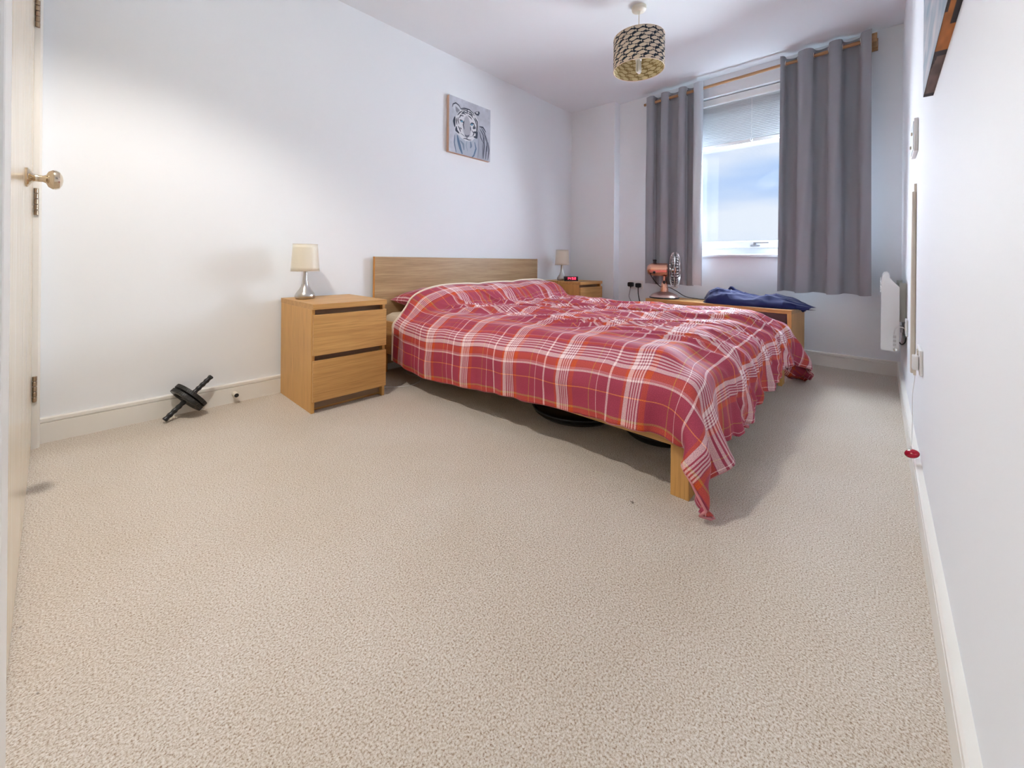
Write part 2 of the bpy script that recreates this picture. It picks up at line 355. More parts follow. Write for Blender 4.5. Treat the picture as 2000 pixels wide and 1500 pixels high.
for z0, z1 in ((.189, .294), (.943, 1.053), (1.70, 1.81)):
    hb = MB(); n = 5; hh = (z1 - z0) / n
    for k in range(n):
        c = DP(.069, DT + .008, z0 + k * hh + .001); r_ = .0068
        hb.lathe([(r_ * .8, 0), (r_, .0015), (r_, hh - .0035), (r_ * .8, hh - .002)], 14, c)
    hg = hb.build('hinge', M_hinge, door, do, SM)
kc = DP(.80, DT, 1.0)
def orient(mb_prof, c, d, n=28):
    q = Vector(d).to_track_quat('Z', 'Y'); m = MB().lathe(mb_prof, n)
    m.v = [tuple(Vector(c) + q @ Vector(v)) for v in m.v]; return m
kn = orient([(.001, 0), (.027, 0), (.028, .004), (.024, .008), (.015, .012), (.010, .018), (.009, .032), (.012, .038), (.022, .042), (.0275, .050), (.028, .056), (.024, .064), (.014, .069), (.002, .071)], kc, dn)
kn.build('door_knob', M_brass, door, do, SM)

# ------------------------------------------------------------------ curtain pole and curtains
pz = lambda y: 2.322 + (-y - .85) * .018          # the pole rises a little to the right
PX = LX - .095
pt = thing('curtain_pole', 'round beech curtain pole across the top of the window on wooden brackets', 'curtain pole', (PX, -1.67, pz(-1.67)))
pl = pt.location
MB().tube([(PX, -.845, pz(-.845)), (PX, -2.505, pz(-2.505))], .0125, 20).build('pole', POLEW, pt, pl, SM)
for y in (-2.515, -.93):
    z = pz(y)
    bk = MB().box((LX - .016, y - .022 if y < -2 else y - .02, z - .055), (LX, y + .022 if y < -2 else y + .02, z + .03), .002)
    bk.box((PX - .022, y - .018, z - .035), (LX - .014, y + .018, z - .006), .003).box((PX - .026, y - .018, z - .033), (PX - .014, y + .018, z + .028), .003)
    bk.build('pole_bracket', POLEW, pt, pl)

def curtain(name, label, y0, y1, zb, ztf, waves, ph, amp, lining_side, seed):
    """y0 left edge, y1 right edge (y1<y0)."""
    rr = random.Random(seed); NJ, NI = 46, 40 * 6
    root = thing(name, label, 'curtain', (PX, (y0 + y1) / 2, zb), group=None)
    u = np.linspace(0, 1, NI)[:, None]; v = np.linspace(0, 1, NJ)[None, :]      # v 0 top .. 1 bottom
    top = np.array([ztf(y) for y in (y0 + (y1 - y0) * u[:, 0])])[:, None]
    phs = ph + 2 * PI * waves * (u + .012 * np.sin(2 * PI * 2 * u + seed) + .010 * v * np.sin(2 * PI * 3.3 * u + 2))
    s = np.sin(phs); sq = np.sign(s) * np.abs(s) ** .72
    A = amp * (1 - .12 * v + .10 * np.sin(9 * u + 3 * v))
    x = PX - .0 + sq * A
    y = y0 + (y1 - y0) * u + .011 * np.sin(2 * phs) + (v ** 1.5) * (u - .5) * (.02 if y1 < -1.9 else .0) * np.sign(y1 - y0) * 1.2
    z = top + (zb - top) * v + 0 * u + .006 * v * np.sin(2 * PI * waves * u)
    x = x + .004 * np.sin(23 * u + 6 * v) * v + .003 * np.sin(60 * u + 11 * v + seed)
    P = np.stack([x + 0 * v, y + 0 * v, z + 0 * u], -1)
    P[:, :, 0] = np.minimum(P[:, :, 0], LX - .034)
    Q = P.copy(); Q[:, :, 0] += .003
    if lining_side > 0:      # the inner edge is turned so that the silvery lining faces the room
        k_ = int(NI * .865)
        grid_mesh('curtain_cloth', P[:k_ + 1], M_curt, root, root.location); grid_mesh('turned_lining', P[k_:], M_lining, root, root.location)
        grid_mesh('lining', Q[:k_ + 1], M_lining, root, root.location); grid_mesh('turned_face', Q[k_:], M_curt, root, root.location)
    else:
        grid_mesh('curtain_cloth', P, M_curt, root, root.location); grid_mesh('lining', Q, M_lining, root, root.location)
    e = P[-1] if lining_side > 0 else P[0]
    sgn = -1 if lining_side > 0 else 1
    # eyelets where the cloth crosses the pole
    us = u[:, 0]; mid = s[:, 2]
    for i in range(NI - 1):
        if mid[i] * mid[i + 1] <= 0:
            p = P[i, 0]; zz = pz(p[1]); d = Vector(P[i + 1, 3]) - Vector(P[i, 3]); nrm = Vector((d.y, -d.x, 0)).normalized()
            ctr = Vector((PX, p[1], zz)); w_ = nrm.cross(Vector((0, 0, 1)))
            pts = [ctr + (w_ * math.cos(a) + Vector((0, 0, 1)) * math.sin(a)) * .022 for a in np.linspace(0, 2 * PI, 24, endpoint=False)]
            MB().tube(pts, .0042, 8, True).build('eyelet', M_chrome, root, root.location, 9)
    return root
ctL = curtain('curtain', 'short grey eyelet curtain on the left of the window, behind the fan', -.868, -1.392, .568, lambda y: pz(y) + .052, 3.5, PI * .9, .046, 1, 3)
ctR = curtain('curtain', 'short grey eyelet curtain on the right of the window, next to the white heater', -1.970, -2.500, .555, lambda y: pz(y) + .052, 3.0, -PI * .35, .050, -1, 5)

# venetian blind, half drawn
bl = thing('venetian_blind', 'white slatted venetian blind drawn halfway down the window', 'blind', (LX + .055, -1.73, 2.2))
bo = bl.location; by0, by1 = WY0 + .03, WY1 - .03
MB().box((LX + .035, by0, 2.205), (LX + .075, by1, 2.262), .003).build('headrail', M_white, bl, bo)
slat = None; nsl = 24; M_slat = fabric('blind_slat', s2l(206, 211, 214), .05, .45, 0)
for k in range(nsl):
    z = 2.192 - k * (2.192 - 1.855) / (nsl - 1)
    if slat is None:
        ang = math.radians(72); pr = []
        for q in np.linspace(-1, 1, 6): pr.append((.0125 * q * math.cos(ang) - .0016 * (1 - q * q) * math.sin(ang), .0125 * q * math.sin(ang) + .0016 * (1 - q * q) * math.cos(ang)))
        poly = pr + [(a + .0005, b - .0003) for a, b in pr[::-1]]
        slat = MB().prism(poly, (0, by0 + .005, 0), (0, by1 - .005, 0), (1, 0, 0), (0, 0, 1)).build('slat', M_slat, bl)
        slat.location = (0, -bo[1], z - bo[2])
    else:
        c = slat.copy(); C.objects.link(c); c.parent = bl; c.location = (0, -bo[1], z - bo[2])
MB().box((LX + .040, by0, 1.812), (LX + .070, by1, 1.842), .004).build('bottom_rail', M_white, bl, bo)
MB().tube([(LX + .036, -1.745, 2.21), (LX + .034, -1.745, 1.845)], .0012, 6).build('cord', M_white, bl, bo)
MB().lathe([(.003, 0), (.009, .008), (.010, .02), (.004, .032)], 12, (LX + .034, -1.745, 1.818)).build('cord_tassel', mat('clear_plastic', (.75, .78, .8), .1), bl, bo, SM)

# ------------------------------------------------------------------ bed
bx0, bx1, byf = .567, 2.3107, -2.1104
bed = thing('bed', 'low double bed with an oak veneer frame, plain headboard and square legs', 'bed', (1.44, -1.05, 0))
bf = bed.location
MB().box((bx0 + .001, -.040, .05), (bx1 - .001, -.0195, .797), .0012).build('headboard', HX, bed, bf)
for xx in (bx0 - .001, bx1 - .0015): MB().box((xx, -.0405, .05), (xx + .0025, -.019, .7975)).build('headboard_edge', EZ, bed, bf)
for xx in (bx0, bx1 - .024):
    MB().box((xx, byf + .001, .165), (xx + .024, -.041, .375), .002).build('side_rail', WY, bed, bf)
MB().box((bx0 + .024, byf + .001, .165), (bx1 - .024, byf + .025, .375), .002).build('foot_rail', WX, bed, bf)
for xx in (bx0, bx1 - .022):
    for yy, d_ in ((byf, 1), (-.041, -1)):
        lg = MB().box((xx - .0005, yy, 0), (xx + .0225, yy + d_ * .060, .166), .002)
        lg.box((xx + (.0225 if xx < 1 else -.07), yy, 0), (xx + (.09 if xx < 1 else 0), yy + d_ * .022, .166), .002)
        lg.build('leg', WZ, bed, bf)
MB().box((bx0 + .03, byf + .03, .25), (bx1 - .03, -.05, .27)).build('slat_base', mat('pine_slats', s2l(200, 170, 120), .6), bed, bf)
mt = MB().box((bx0 + .062, byf + .085, .27), (bx1 - .062, -.045, .412), .045).build('mattress', M_sheet, None, (1.44, -1.05, .27), SM)
tag(mt, 'deep mattress under a cream fitted sheet on the oak bed', 'mattress')

def pillow(name, label, cx, cy, cz, hx, hy, hz, seed):
    N = 56; u = np.linspace(-1, 1, N)[:, None]; v = np.linspace(-1, 1, N)[None, :]
    prof = np.clip((1 - np.abs(u) ** 3.0), 0, 1) ** .55 * np.clip((1 - np.abs(v) ** 2.6), 0, 1) ** .55
    shr = 1 - .07 * (1 - np.abs(u)) * 0 - .06 * (1 - np.abs(v) ** 2) * np.abs(u) ** 6
    X = cx + hx * u * (1 - .05 * (1 - v ** 2) * np.abs(u) ** 5); Y = cy + hy * v * (1 - .06 * (1 - u ** 2) * np.abs(v) ** 5)
    wr = .006 * np.sin(9 * u + 5 * v + seed) * np.sin(7 * v - 3 * u) * prof
    Zt = cz + hz * prof + wr; Zb = cz - hz * .75 * prof
    P = np.concatenate([np.stack([X + 0 * v, Y + 0 * u, Zt], -1), np.stack([X + 0 * v, Y + 0 * u, Zb], -1)[::-1]], 0)
    uv = np.stack([np.concatenate([(u * hx + 0 * v), (u * hx + 0 * v)[::-1] + 2 * hx]), np.concatenate([v * hy + 0 * u, v * hy + 0 * u])], -1) + 2.0
    root = grid_mesh(name, P, M_plaid, None, (cx, cy, cz), uv=uv)
    return tag(root, label, 'pillow')
pillow('pillow', 'plaid pillow poking out from the duvet beside the near bedside table', 1.055, -.235, .496, .375, .190, .086, 0)
pillow('pillow', 'plaid pillow by the headboard on the window side of the bed', 1.86, -.250, .500, .365, .205, .092, 2)

# duvet: cloth relaxed over the bed (positions solved in numpy)
def duvet_sim():
    ds = .024; Wc, Lc = 2.262, 2.105; NI, NJ = int(Wc / ds) + 1, int(Lc / ds) + 1
    s = np.arange(NI) * ds; tt = np.arange(NJ) * ds
    P = np.zeros((NI, NJ, 3))
    slx = .985
    rot_ = .060                                             # the duvet lies slightly askew
    X0 = (.275 + s * slx)[:, None] + 0 * tt[None, :]; Y0 = (-.315 - tt * slx)[None, :] + 0 * s[:, None]
    P[:, :, 0] = X0 + rot_ * (-Y0 - .175); P[:, :, 1] = Y0 + rot_ * (X0 - .6) * .55; P[:, :, 2] = .70
    # slight turn of the whole duvet, as it lies in the room
    P[:, :, 2] += .004 * np.sin(7 * P[:, :, 0] + 5 * P[:, :, 1]) + .003 * np.sin(11 * P[:, :, 0] - 9 * P[:, :, 1])
    V = np.zeros_like(P)
    boxes = [((bx0 + .055, byf + .065, .0), (bx1 - .055, -.03, .430), .085, .026), ((bx0, byf, -.1), (bx1, -.03, .370), .012, .022)]
    pil = [((1.05, -.275, .480), (.405, .250, .128)), ((1.86, -.285, .480), (.390, .250, .133)), ((1.46, -.275, .480), (.42, .235, .128))]
    def sat(Pa, Pb, rest, k):
        d = Pb - Pa; l = np.sqrt((d ** 2).sum(-1, keepdims=True)) + 1e-9; c = d * (.5 * k * (1 - rest / l)); Pa += c; Pb -= c
    cm_ = 1 - .93 * np.clip((.62 - s) / .12, 0, 1)[:, None] * np.clip((tt - 1.56) / .12, 0, 1)[None, :]      # softer where the free corner hangs
    def sat_c(Pa, Pb, rest, k, w):
        k = k * w[..., None]; d = Pb - Pa; l = np.sqrt((d ** 2).sum(-1, keepdims=True)) + 1e-9; f = .5 * k * np.minimum(0, (1 - rest / l)); c = d * f; Pa += c; Pb -= c
    def sat_l(Pa, Pb, rest, k):
        d = Pb - Pa; l = np.sqrt((d ** 2).sum(-1, keepdims=True)) + 1e-9; f = .5 * k * np.maximum(0, (1 - rest / l)); c = d * f; Pa += c; Pb -= c
    def collide(P, prev):
        hit = np.zeros(P.shape[:2], bool)
        for lo, hi, rad, th in boxes:
            lo = np.array(lo) + rad; hi = np.array(hi) - rad; q = np.clip(P, lo, hi); d = P - q; dist = np.sqrt((d ** 2).sum(-1)); R_ = rad + th
            m = dist < R_
            ins = dist < 1e-6
            dn = np.where(dist[..., None] < 1e-6, np.array([0, 0, 1.]), d / (dist[..., None] + 1e-12))
            P[m] = (q + dn * R_)[m]
            if ins.any(): P[ins, 2] = hi[2] + R_
            hit |= m
        for c, r in pil:
            q = (P - np.array(c)) / np.array(r); f = np.abs(q[..., 0]) ** 2.8 + np.abs(q[..., 1]) ** 2.4 + q[..., 2] ** 2 + 1e-9; m = (f < 1) & (q[..., 2] > -.3)
            P[m] = (np.array(c) + q / (f ** .42)[..., None] * np.array(r))[m]; hit |= m
        m = P[..., 2] < .014; P[m, 2] = .014; hit |= m
        P[..., 1] = np.minimum(P[..., 1], -.055)
        P[..., 0] = np.where(P[..., 1] > -.52, np.minimum(P[..., 0], 2.383), P[..., 0])
        ns = (P[..., 0] < .415) & (P[..., 1] > -.51); P[ns, 0] = .415
        P[hit] += (prev[hit] - P[hit]) * .35
    dt = .02
    for it in range(170):
        V[..., 2] -= 6 * dt; V *= .96
        prev = P.copy(); P += V * dt
        for k in range(14):
            for a in (0, 1):
                n = (NI - 1 - a) // 2 * 2; sat(P[a:a + n:2], P[a + 1:a + 1 + n:2], ds, 1)
                n = (NJ - 1 - a) // 2 * 2; sat(P[:, a:a + n:2], P[:, a + 1:a + 1 + n:2], ds, 1)
            if k % 2 == 0:
                for a in (0, 1):
                    n = (NI - 1 - a) // 2 * 2
                    sat(P[a:a + n:2, :-1], P[a + 1:a + 1 + n:2, 1:], ds * 1.41421, .35); sat(P[a:a + n:2, 1:], P[a + 1:a + 1 + n:2, :-1], ds * 1.41421, .35)
                for st_, kk in ((3, .5), (6, .3)):
                    i0 = np.arange(NI - st_)
                    for g in (0, 1):
                        ii = i0[(i0 // st_) % 2 == g]; A, B = P[ii], P[ii + st_]; sat_c(A, B, ds * st_ * .97, kk, cm_[ii]); P[ii] = A; P[ii + st_] = B
                    j0 = np.arange(NJ - st_)
                    for g in (0, 1):
                        jj = j0[(j0 // st_) % 2 == g]; A, B = P[:, jj], P[:, jj + st_]; sat_c(A, B, ds * st_ * .97, kk, cm_[:, jj]); P[:, jj] = A; P[:, jj + st_] = B
                for st_ in (4, 12, 30):
                    for ax_ in (0, 1):
                        N_ = P.shape[ax_]; i0 = np.arange(N_ - st_)
                        for g in (0, 1):
                            ii = i0[(i0 // st_) % 2 == g]
                            A, B = (P[ii], P[ii + st_]) if ax_ == 0 else (P[:, ii], P[:, ii + st_])
                            sat_l(A, B, ds * st_ * 1.01, 1)
                            if ax_ == 0: P[ii] = A; P[ii + st_] = B
                            else: P[:, ii] = A; P[:, ii + st_] = B
            collide(P, prev)
        V = (P - prev) / dt
        sp = np.sqrt((V ** 2).sum(-1, keepdims=True)); V *= np.minimum(1, 1.5 / (sp + 1e-9))
    return P, s, tt
def upsample(P, f):
    """cubic (Catmull-Rom) upsampling along both axes"""
    def one(A):
        n = A.shape[0]; t_ = np.linspace(0, n - 1, (n - 1) * f + 1); i = np.minimum(t_.astype(int), n - 2); w = (t_ - i).reshape(-1, *([1] * (A.ndim - 1)))
        g = lambda k: A[np.clip(i + k, 0, n - 1)]
        p0, p1, p2, p3 = g(-1), g(0), g(1), g(2)
        return .5 * (2 * p1 + (p2 - p0) * w + (2 * p0 - 5 * p1 + 4 * p2 - p3) * w ** 2 + (3 * p1 - p0 - 3 * p2 + p3) * w ** 3)
    return one(one(P).swapaxes(0, 1)).swapaxes(0, 1)
def vnoise(X, Y, seed):
    """smooth value noise"""
    r = np.random.RandomState(seed); G = r.rand(64, 64)
    xi = np.floor(X).astype(int); yi = np.floor(Y).astype(int); fx = X - xi; fy = Y - yi; fx = fx * fx * (3 - 2 * fx); fy = fy * fy * (3 - 2 * fy)
    g = lambda a, b: G[(xi + a) % 64, (yi + b) % 64]
    return (g(0, 0) * (1 - fx) + g(1, 0) * fx) * (1 - fy) + (g(0, 1) * (1 - fx) + g(1, 1) * fx) * fy
def normals(P):
    a = np.gradient(P, axis=0); b_ = np.gradient(P, axis=1); n = np.cross(a, b_); n /= np.linalg.norm(n, axis=-1, keepdims=True) + 1e-9
    return n
Pd, ss, ttc = duvet_sim()
# light smoothing, then fine folds
for _ in range(2):
    Q = Pd.copy(); Q[1:-1, 1:-1] = (Pd[1:-1, 1:-1] * 2 + Pd[:-2, 1:-1] + Pd[2:, 1:-1] + Pd[1:-1, :-2] + Pd[1:-1, 2:]) / 6; Pd = Q
PU = upsample(Pd, 3); sU = np.linspace(0, ss[-1], PU.shape[0])[:, None]; tU = np.linspace(0, ttc[-1], PU.shape[1])[None, :]
nU = normals(PU)
if nU[PU.shape[0] // 2, PU.shape[1] // 2, 2] < 0: nU = -nU
def sstep(a, b_, x): q = np.clip((x - a) / (b_ - a), 0, 1); return q * q * (3 - 2 * q)
# long folds running towards the foot and the window
ca, sa = math.cos(math.radians(33)), math.sin(math.radians(33))
warp = .10 * (vnoise(sU * 2.2 + 3, tU * 2.2, 11) - .5)
al = sU * sa + tU * ca; ac = sU * ca - tU * sa + warp
def ridge(q): return 1 - np.abs(2 * q - 1)
f1 = ridge(vnoise(ac * 10 + 20, al * 1.1 + 4, 1)) ** 1.6; f2 = ridge(vnoise(ac * 22 + 7, al * 1.8 + 9, 2)) ** 1.8; f3 = ridge(vnoise(ac * 46 + 5, al * 4, 3))
topm = sstep(.42, .62, sU) * sstep(.02, .25, tU) * (1 - .55 * sstep(1.78, 1.95, tU)) * (1 - .45 * sstep(1.5, 1.9, sU))
D = topm * (.030 * (f1 - .35) + .021 * (f2 - .3) + .008 * (f3 - .5))
D = D + .012 * (vnoise(sU * 7, tU * 6 + 2, 5) - .5) * (1 - topm * .5) * sstep(0, .06, sU) * sstep(0, .08, tU)
# valley behind the pillows
D = D + .010 * ridge(vnoise(sU * 5 + 2 * tU, tU * 12 - 3 * sU + 30, 8)) * sstep(.15, .35, tU) * (1 - sstep(.6, .8, tU)) * sstep(.4, .6, sU)
# upright ripples on the foot drop and soft dents along the near hem
fd = sstep(1.77, 2.10, tU)
D = D + fd * .045 * (ridge(vnoise(sU * 6.5 + 3 + .6 * tU, tU * .8, 21)) ** 1.5 - .35) + fd * .022 * (ridge(vnoise(sU * 19 + 3, tU * 1.5, 22)) - .45) + fd * .007 * np.sin(sU * 75 + 2 * np.sin(sU * 9))
ZH = fd * (.030 * (vnoise(sU * 5 + 9, tU * 0 + 2, 23) - .5))
sdm = (1 - sstep(.30, .46, sU))
D = D + sdm * (.011 * (ridge(vnoise(tU * 7 + 3, sU * 5, 31)) - .5) + .006 * np.sin(tU * 33 + 3 * np.sin(tU * 7)) * (1 - sstep(.0, .2, sU)))
D = np.maximum(D, np.where(topm > .05, -.013, -.03))
PU = PU + nU * D[..., None]; PU[..., 2] += ZH
PU[..., 2] = np.maximum(PU[..., 2], .008)
ns = (PU[..., 0] < .412) & (PU[..., 1] > -.512); PU[ns, 0] = .412
uvD = np.stack([sU + 0 * tU + .004 * np.sin(tU * 21), tU + 0 * sU + .004 * np.sin(sU * 17 + 1)], -1)
duv = thing('duvet', 'crumpled red, rust and white plaid duvet spread over the bed, corner trailing on the carpet', 'duvet', (1.4, -1.25, .45))
dob = grid_mesh('duvet_cover', PU, M_plaid, duv, duv.location, uv=uvD)
sm = dob.modifiers.new('thickness', 'SOLIDIFY'); sm.thickness = .016; sm.offset = 1
edge = PU[:, 0]; nE = nU[:, 0]
MB().tube([tuple(edge[i] + nE[i] * .003) for i in range(0, len(edge), 2)], .0062, 8).build('edge_piping', M_piping, duv, duv.location, 9)
hem = np.concatenate([PU[0, ::2], PU[::2, -1]])
nH = np.concatenate([nU[0, ::2], nU[::2, -1]])
MB().tube([tuple(hem[i] - nH[i] * .008) for i in range(len(hem))], .0045, 6).build('seam', mat('pink_seam', s2l(214, 140, 146), .8), duv, duv.location, 9)

# ------------------------------------------------------------------ bedside tables
def nightstand(label, x, h, grp):
    r = thing('bedside_table', label, 'bedside table', (x, -.02, 0), group=grp)
    w, d = .40, .48
    for xx in (0, w - .016): MB().box((xx, -(d - .020), 0), (xx + .016, -.002, h - .028), .001).build('side_panel', WZ, r)
    MB().box((-.0005, -d, h - .028), (w + .0005, 0, h), .0015).build('top', WX, r)
    MB().box((.016, -(d - .05), .015), (w - .016, -(d - .07), h - .03)).build('back_panel', wood_dark, r)
    MB().box((.016, -(d - .062), 0), (w - .016, -(d - .075), .07)).build('plinth', WX, r)
    fh = (h - .028 - .060 - .026 * 2) / 2
    for k in range(2):
        z0 = .060 + k * (fh + .026)
        dr = MB().box((.002, -d, z0), (w - .002, -(d - .018), z0 + fh), .0012).build('drawer', WX, r)
        MB().box((.02, -(d - .018), z0 + .01), (w - .02, -(d - .045), z0 + fh - .016)).build('drawer_box', wood_dark, dr)
    return r
wood_dark = mat('drawer_liner', s2l(150, 122, 96), .6)
GB = 'pair of oak bedside tables'
nightstand('oak two-drawer bedside table nearest the camera, left of the bed', 0, .55, GB)
nightstand('oak two-drawer bedside table on the far side of the bed, by the window wall', 2.39, .582, GB)

# table lamps
def lamp(label, x, y, z):
    r = thing('table_lamp', label, 'lamp', (x, y, z), group='matching bedside lamps')
    k = .98
    prof = [(.001, 0), (.044, 0), (.050, .003), (.0535, .012), (.0535, .020), (.050, .030), (.042, .042), (.031, .056), (.022, .072), (.0165, .092), (.0135, .115), (.0115, .145), (.0105, .165), (.001, .166)]
    MB().lathe([(a * k, b * k) for a, b in prof], 40).build('base', M_brush, r, smooth=SM)
    MB().lathe([(.009, .16), (.009, .20)], 16).build('bulb_holder', M_white, r, smooth=SM)
    n = 48; P = np.zeros((n + 1, 8, 3)); a = np.linspace(0, 2 * PI, n + 1)[:, None]; v = np.linspace(0, 1, 8)[None, :]
    rad = .074 + (.064 - .074) * v
    P[..., 0] = rad * np.cos(a); P[..., 1] = rad * np.sin(a); P[..., 2] = .158 + .152 * v + 0 * a
    sh = grid_mesh('lamp_shade', P, M_shade, r)
    m = sh.modifiers.new('thickness', 'SOLIDIFY'); m.thickness = .0015
    rim = mat('shade_rim', s2l(214, 204, 186), .6)
    for rr_, zz in ((.074, .158), (.064, .310)):
        MB().tube([(rr_ * math.cos(q), rr_ * math.sin(q), zz) for q in np.linspace(0, 2 * PI, 40, endpoint=False)], .0012, 6, True).build('rim_wire', rim, sh)
    for q in (0, 2.09, 4.19): MB().tube([(0, 0, .298), (.063 * math.cos(q), .063 * math.sin(q), .302)], .001, 5).build('shade_spoke', M_chrome, sh)
    return r
lamp('brushed steel table lamp with cream satin shade on the near bedside table', .082, -.155, .55)
lamp('brushed steel table lamp with cream satin shade beside the red-lit alarm clock', 2.56, -.165, .582)

# alarm clock
ck = thing('alarm_clock', 'small black alarm clock with glowing red digits on the far bedside table', 'clock', (2.50, -.315, .582), math.radians(-138))
MB().prism([(-.032, 0), (.036, 0), (.034, .008), (.020, .044), (-.024, .046), (-.034, .030)], (0, -.068, 0), (0, .068, 0), (1, 0, 0), (0, 0, 1)).build('case', M_black, ck)
pf = MB(); ex = Vector((0, 1, 0)); ey = Vector((-.014, 0, .036)).normalized(); c0 = Vector((.0277, 0, .0255)) + Vector((.036, 0, .014)).normalized() * .0008
MB().add([c0 + ex * a + ey * b for a, b in ((-.058, -.014), (.058, -.014), (.058, .015), (-.058, .015))], [(0, 1, 2, 3)]).build('display', mat('dark_red_display', (.05, .0, .005), .15), ck)
seg = {'1': 'bc', '4': 'fgbc', '2': 'abged', '5': 'afgcd', '0': 'abcdef', '3': 'abgcd', '7': 'abc', '9': 'abcdfg', '8': 'abcdefg'}
dg = MB(); nv = Vector((.036, 0, .014)).normalized(); c1 = c0 + nv * .001
def bar(x0, y0, x1, y1):
    dg.add([c1 + ex * a + ey * b for a, b in ((x0, y0), (x1, y0), (x1, y1), (x0, y1))], [(0, 1, 2, 3)])
wd_, hd_, tk = .017, .024, .0035
for i, ch in enumerate('1452'):
    ox = -.045 + i * .0235 + (.004 if i > 1 else 0); oy = -.0115
    S_ = {'a': (ox, oy + hd_ - tk, ox + wd_, oy + hd_), 'g': (ox, oy + hd_ / 2 - tk / 2, ox + wd_, oy + hd_ / 2 + tk / 2), 'd': (ox, oy, ox + wd_, oy + tk), 'f': (ox, oy + hd_ / 2, ox + tk, oy + hd_), 'e': (ox, oy, ox + tk, oy + hd_ / 2), 'b': (ox + wd_ - tk, oy + hd_ / 2, ox + wd_, oy + hd_), 'c': (ox + wd_ - tk, oy, ox + wd_, oy + hd_ / 2)}
    for s_ in seg[ch]: bar(*S_[s_])
dg.build('digits', M_led, ck)

# ------------------------------------------------------------------ low media bench under the window
BZ = .445
rz = math.radians(-6.2)
bn = thing('media_bench', 'long low oak bench with open shelves against the wall under the window', 'bench', (2.60, -2.105, 0), rz)
# local axes: +y towards the left end, +x towards the wall
BLn, BDp = 1.125, .335
MB().box((0, 0, BZ - .028), (BDp, BLn, BZ), .001).build('top', WY, bn)
MB().box((0.0, 0, 0), (BDp, .026, BZ - .028), .001).build('side_panel', WZ, bn); MB().box((0, BLn - .026, 0), (BDp, BLn, BZ - .028), .001).build('side_panel', WZ, bn)
MB().box((.006, BLn / 2 - .01, .06), (BDp - .02, BLn / 2 + .01, BZ - .028)).build('divider', WZ, bn)
MB().box((.006, .026, .235), (BDp - .02, BLn / 2 - .01, .253), .001).build('shelf', WY, bn); MB().box((.006, BLn / 2 + .01, .235), (BDp - .02, BLn - .026, .253), .001).build('shelf', WY, bn)
MB().box((0, .026, .0), (BDp - .02, BLn - .026, .03)).build('base_panel', WY, bn)
MB().box((.004, .030, .034), (.022, BLn / 2 - .012, .232), .001).build('drawer_front', WY, bn); MB().box((.004, BLn / 2 + .012, .034), (.022, BLn - .030, .232), .001).build('drawer_front', WY, bn)
mback = mat('grey_back_panel', s2l(150, 150, 158), .7)
MB().box((BDp - .016, .026, .03), (BDp - .010, .42, BZ - .03)).box((BDp - .016, .60, .03), (BDp - .010, BLn - .15, BZ - .03)).build('back_panel', mback, bn)

# fan
fx, fy = 2.865, -1.10
fan = thing('desk_fan', 'retro copper desk fan with a wire grille standing on the bench', 'fan', (fx, fy, BZ), math.radians(19))
MB().lathe([(.001, 0), (.128, 0), (.131, .006), (.128, .013)], 48).build('foot_ring', M_black, fan, smooth=SM)
MB().lathe([(.126, .011), (.120, .022), (.100, .038), (.072, .050), (.044, .058), (.037, .062), (.001, .063)], 48, cap=False).build('base', M_copper2, fan, smooth=SM)
MB().lathe([(.036, .06), (.034, .09), (.027, .125), (.021, .150), (.019, .158), (.001, .158)], 32).build('stem', M_copper, fan, smooth=SM)
MB().lathe([(.012, .155), (.011, .215)], 20).build('neck', M_copper, fan, smooth=SM)
nk = MB().lathe([(.001, -.040), (.013, -.040), (.014, -.020), (.014, .018), (.012, .036), (.001, .036)], 18, (-.0, 0, .148), 'x'); nk.build('tilt_knob', M_black, fan, smooth=SM)
hz_, rh = .262, .061
hp = [(.001, .155), (.020, .153), (.038, .145), (.051, .130), (.059, .110), (rh, .085), (rh, .040)]
MB().lathe(hp, 40, (0, 0, hz_), 'y').build('motor_housing', M_copper, fan, smooth=SM)
MB().lathe([(rh, .0395), (rh, -.022), (.052, -.030), (.001, -.030)], 40, (0, 0, hz_), 'y').build('motor_collar', M_copper, fan, smooth=SM)
MB().lathe([(.001, .0), (.013, .0), (.013, .018), (.017, .022), (.017, .034), (.001, .036)], 18, (0, .085, hz_ + .058)).build('oscillation_knob', M_black, fan, smooth=SM)
MB().lathe([(.001, -.012), (.010, -.010), (.012, 0), (.001, .004)], 16, (-.060, .085, hz_ - .025), 'x').build('cable_gland', M_black, fan, smooth=SM)
cg = thing  # grille: rings and spokes
Rg = .158; M_wire = mat('chrome_wire', (.80, .80, .80), .18, 1.0)
gy0 = -.040
def grille(sign, name):
    g = MB()
    for k in range(36):
        a = 2 * PI * k / 36; pts = []
        for q in np.linspace(0, 1, 9):
            r_ = .03 + (Rg - .03) * min(1, q * 1.25); dep = (.046 * (1 - (max(0, q - .0)) ** 3)) * sign
            pts.append((r_ * math.cos(a), gy0 - .050 + (-dep), hz_ + r_ * math.sin(a)))
        g.tube(pts, .0017, 5)
    for rr_, dp in ((Rg, 0), (.105, .040), (.055, .045), (.03, .046)):
        g.tube([(rr_ * math.cos(a), gy0 - .050 - dp * sign, hz_ + rr_ * math.sin(a)) for a in np.linspace(0, 2 * PI, 48, endpoint=False)], .0017 if rr_ < Rg else .0036, 6, True)
    return g.build(name, M_wire, fan, smooth=9)
grille(1, 'front_grille'); grille(-1, 'rear_grille')
MB().lathe([(.001, -.100), (.028, -.098), (.030, -.092), (.001, -.090)], 24, (0, 0, hz_), 'y').build('grille_badge', M_copper, fan, smooth=SM)
MB().lathe([(.001, -.085), (.018, -.080), (.022, -.055), (.001, -.054)], 24, (0, 0, hz_), 'y').build('hub', M_chrome, fan, smooth=SM)
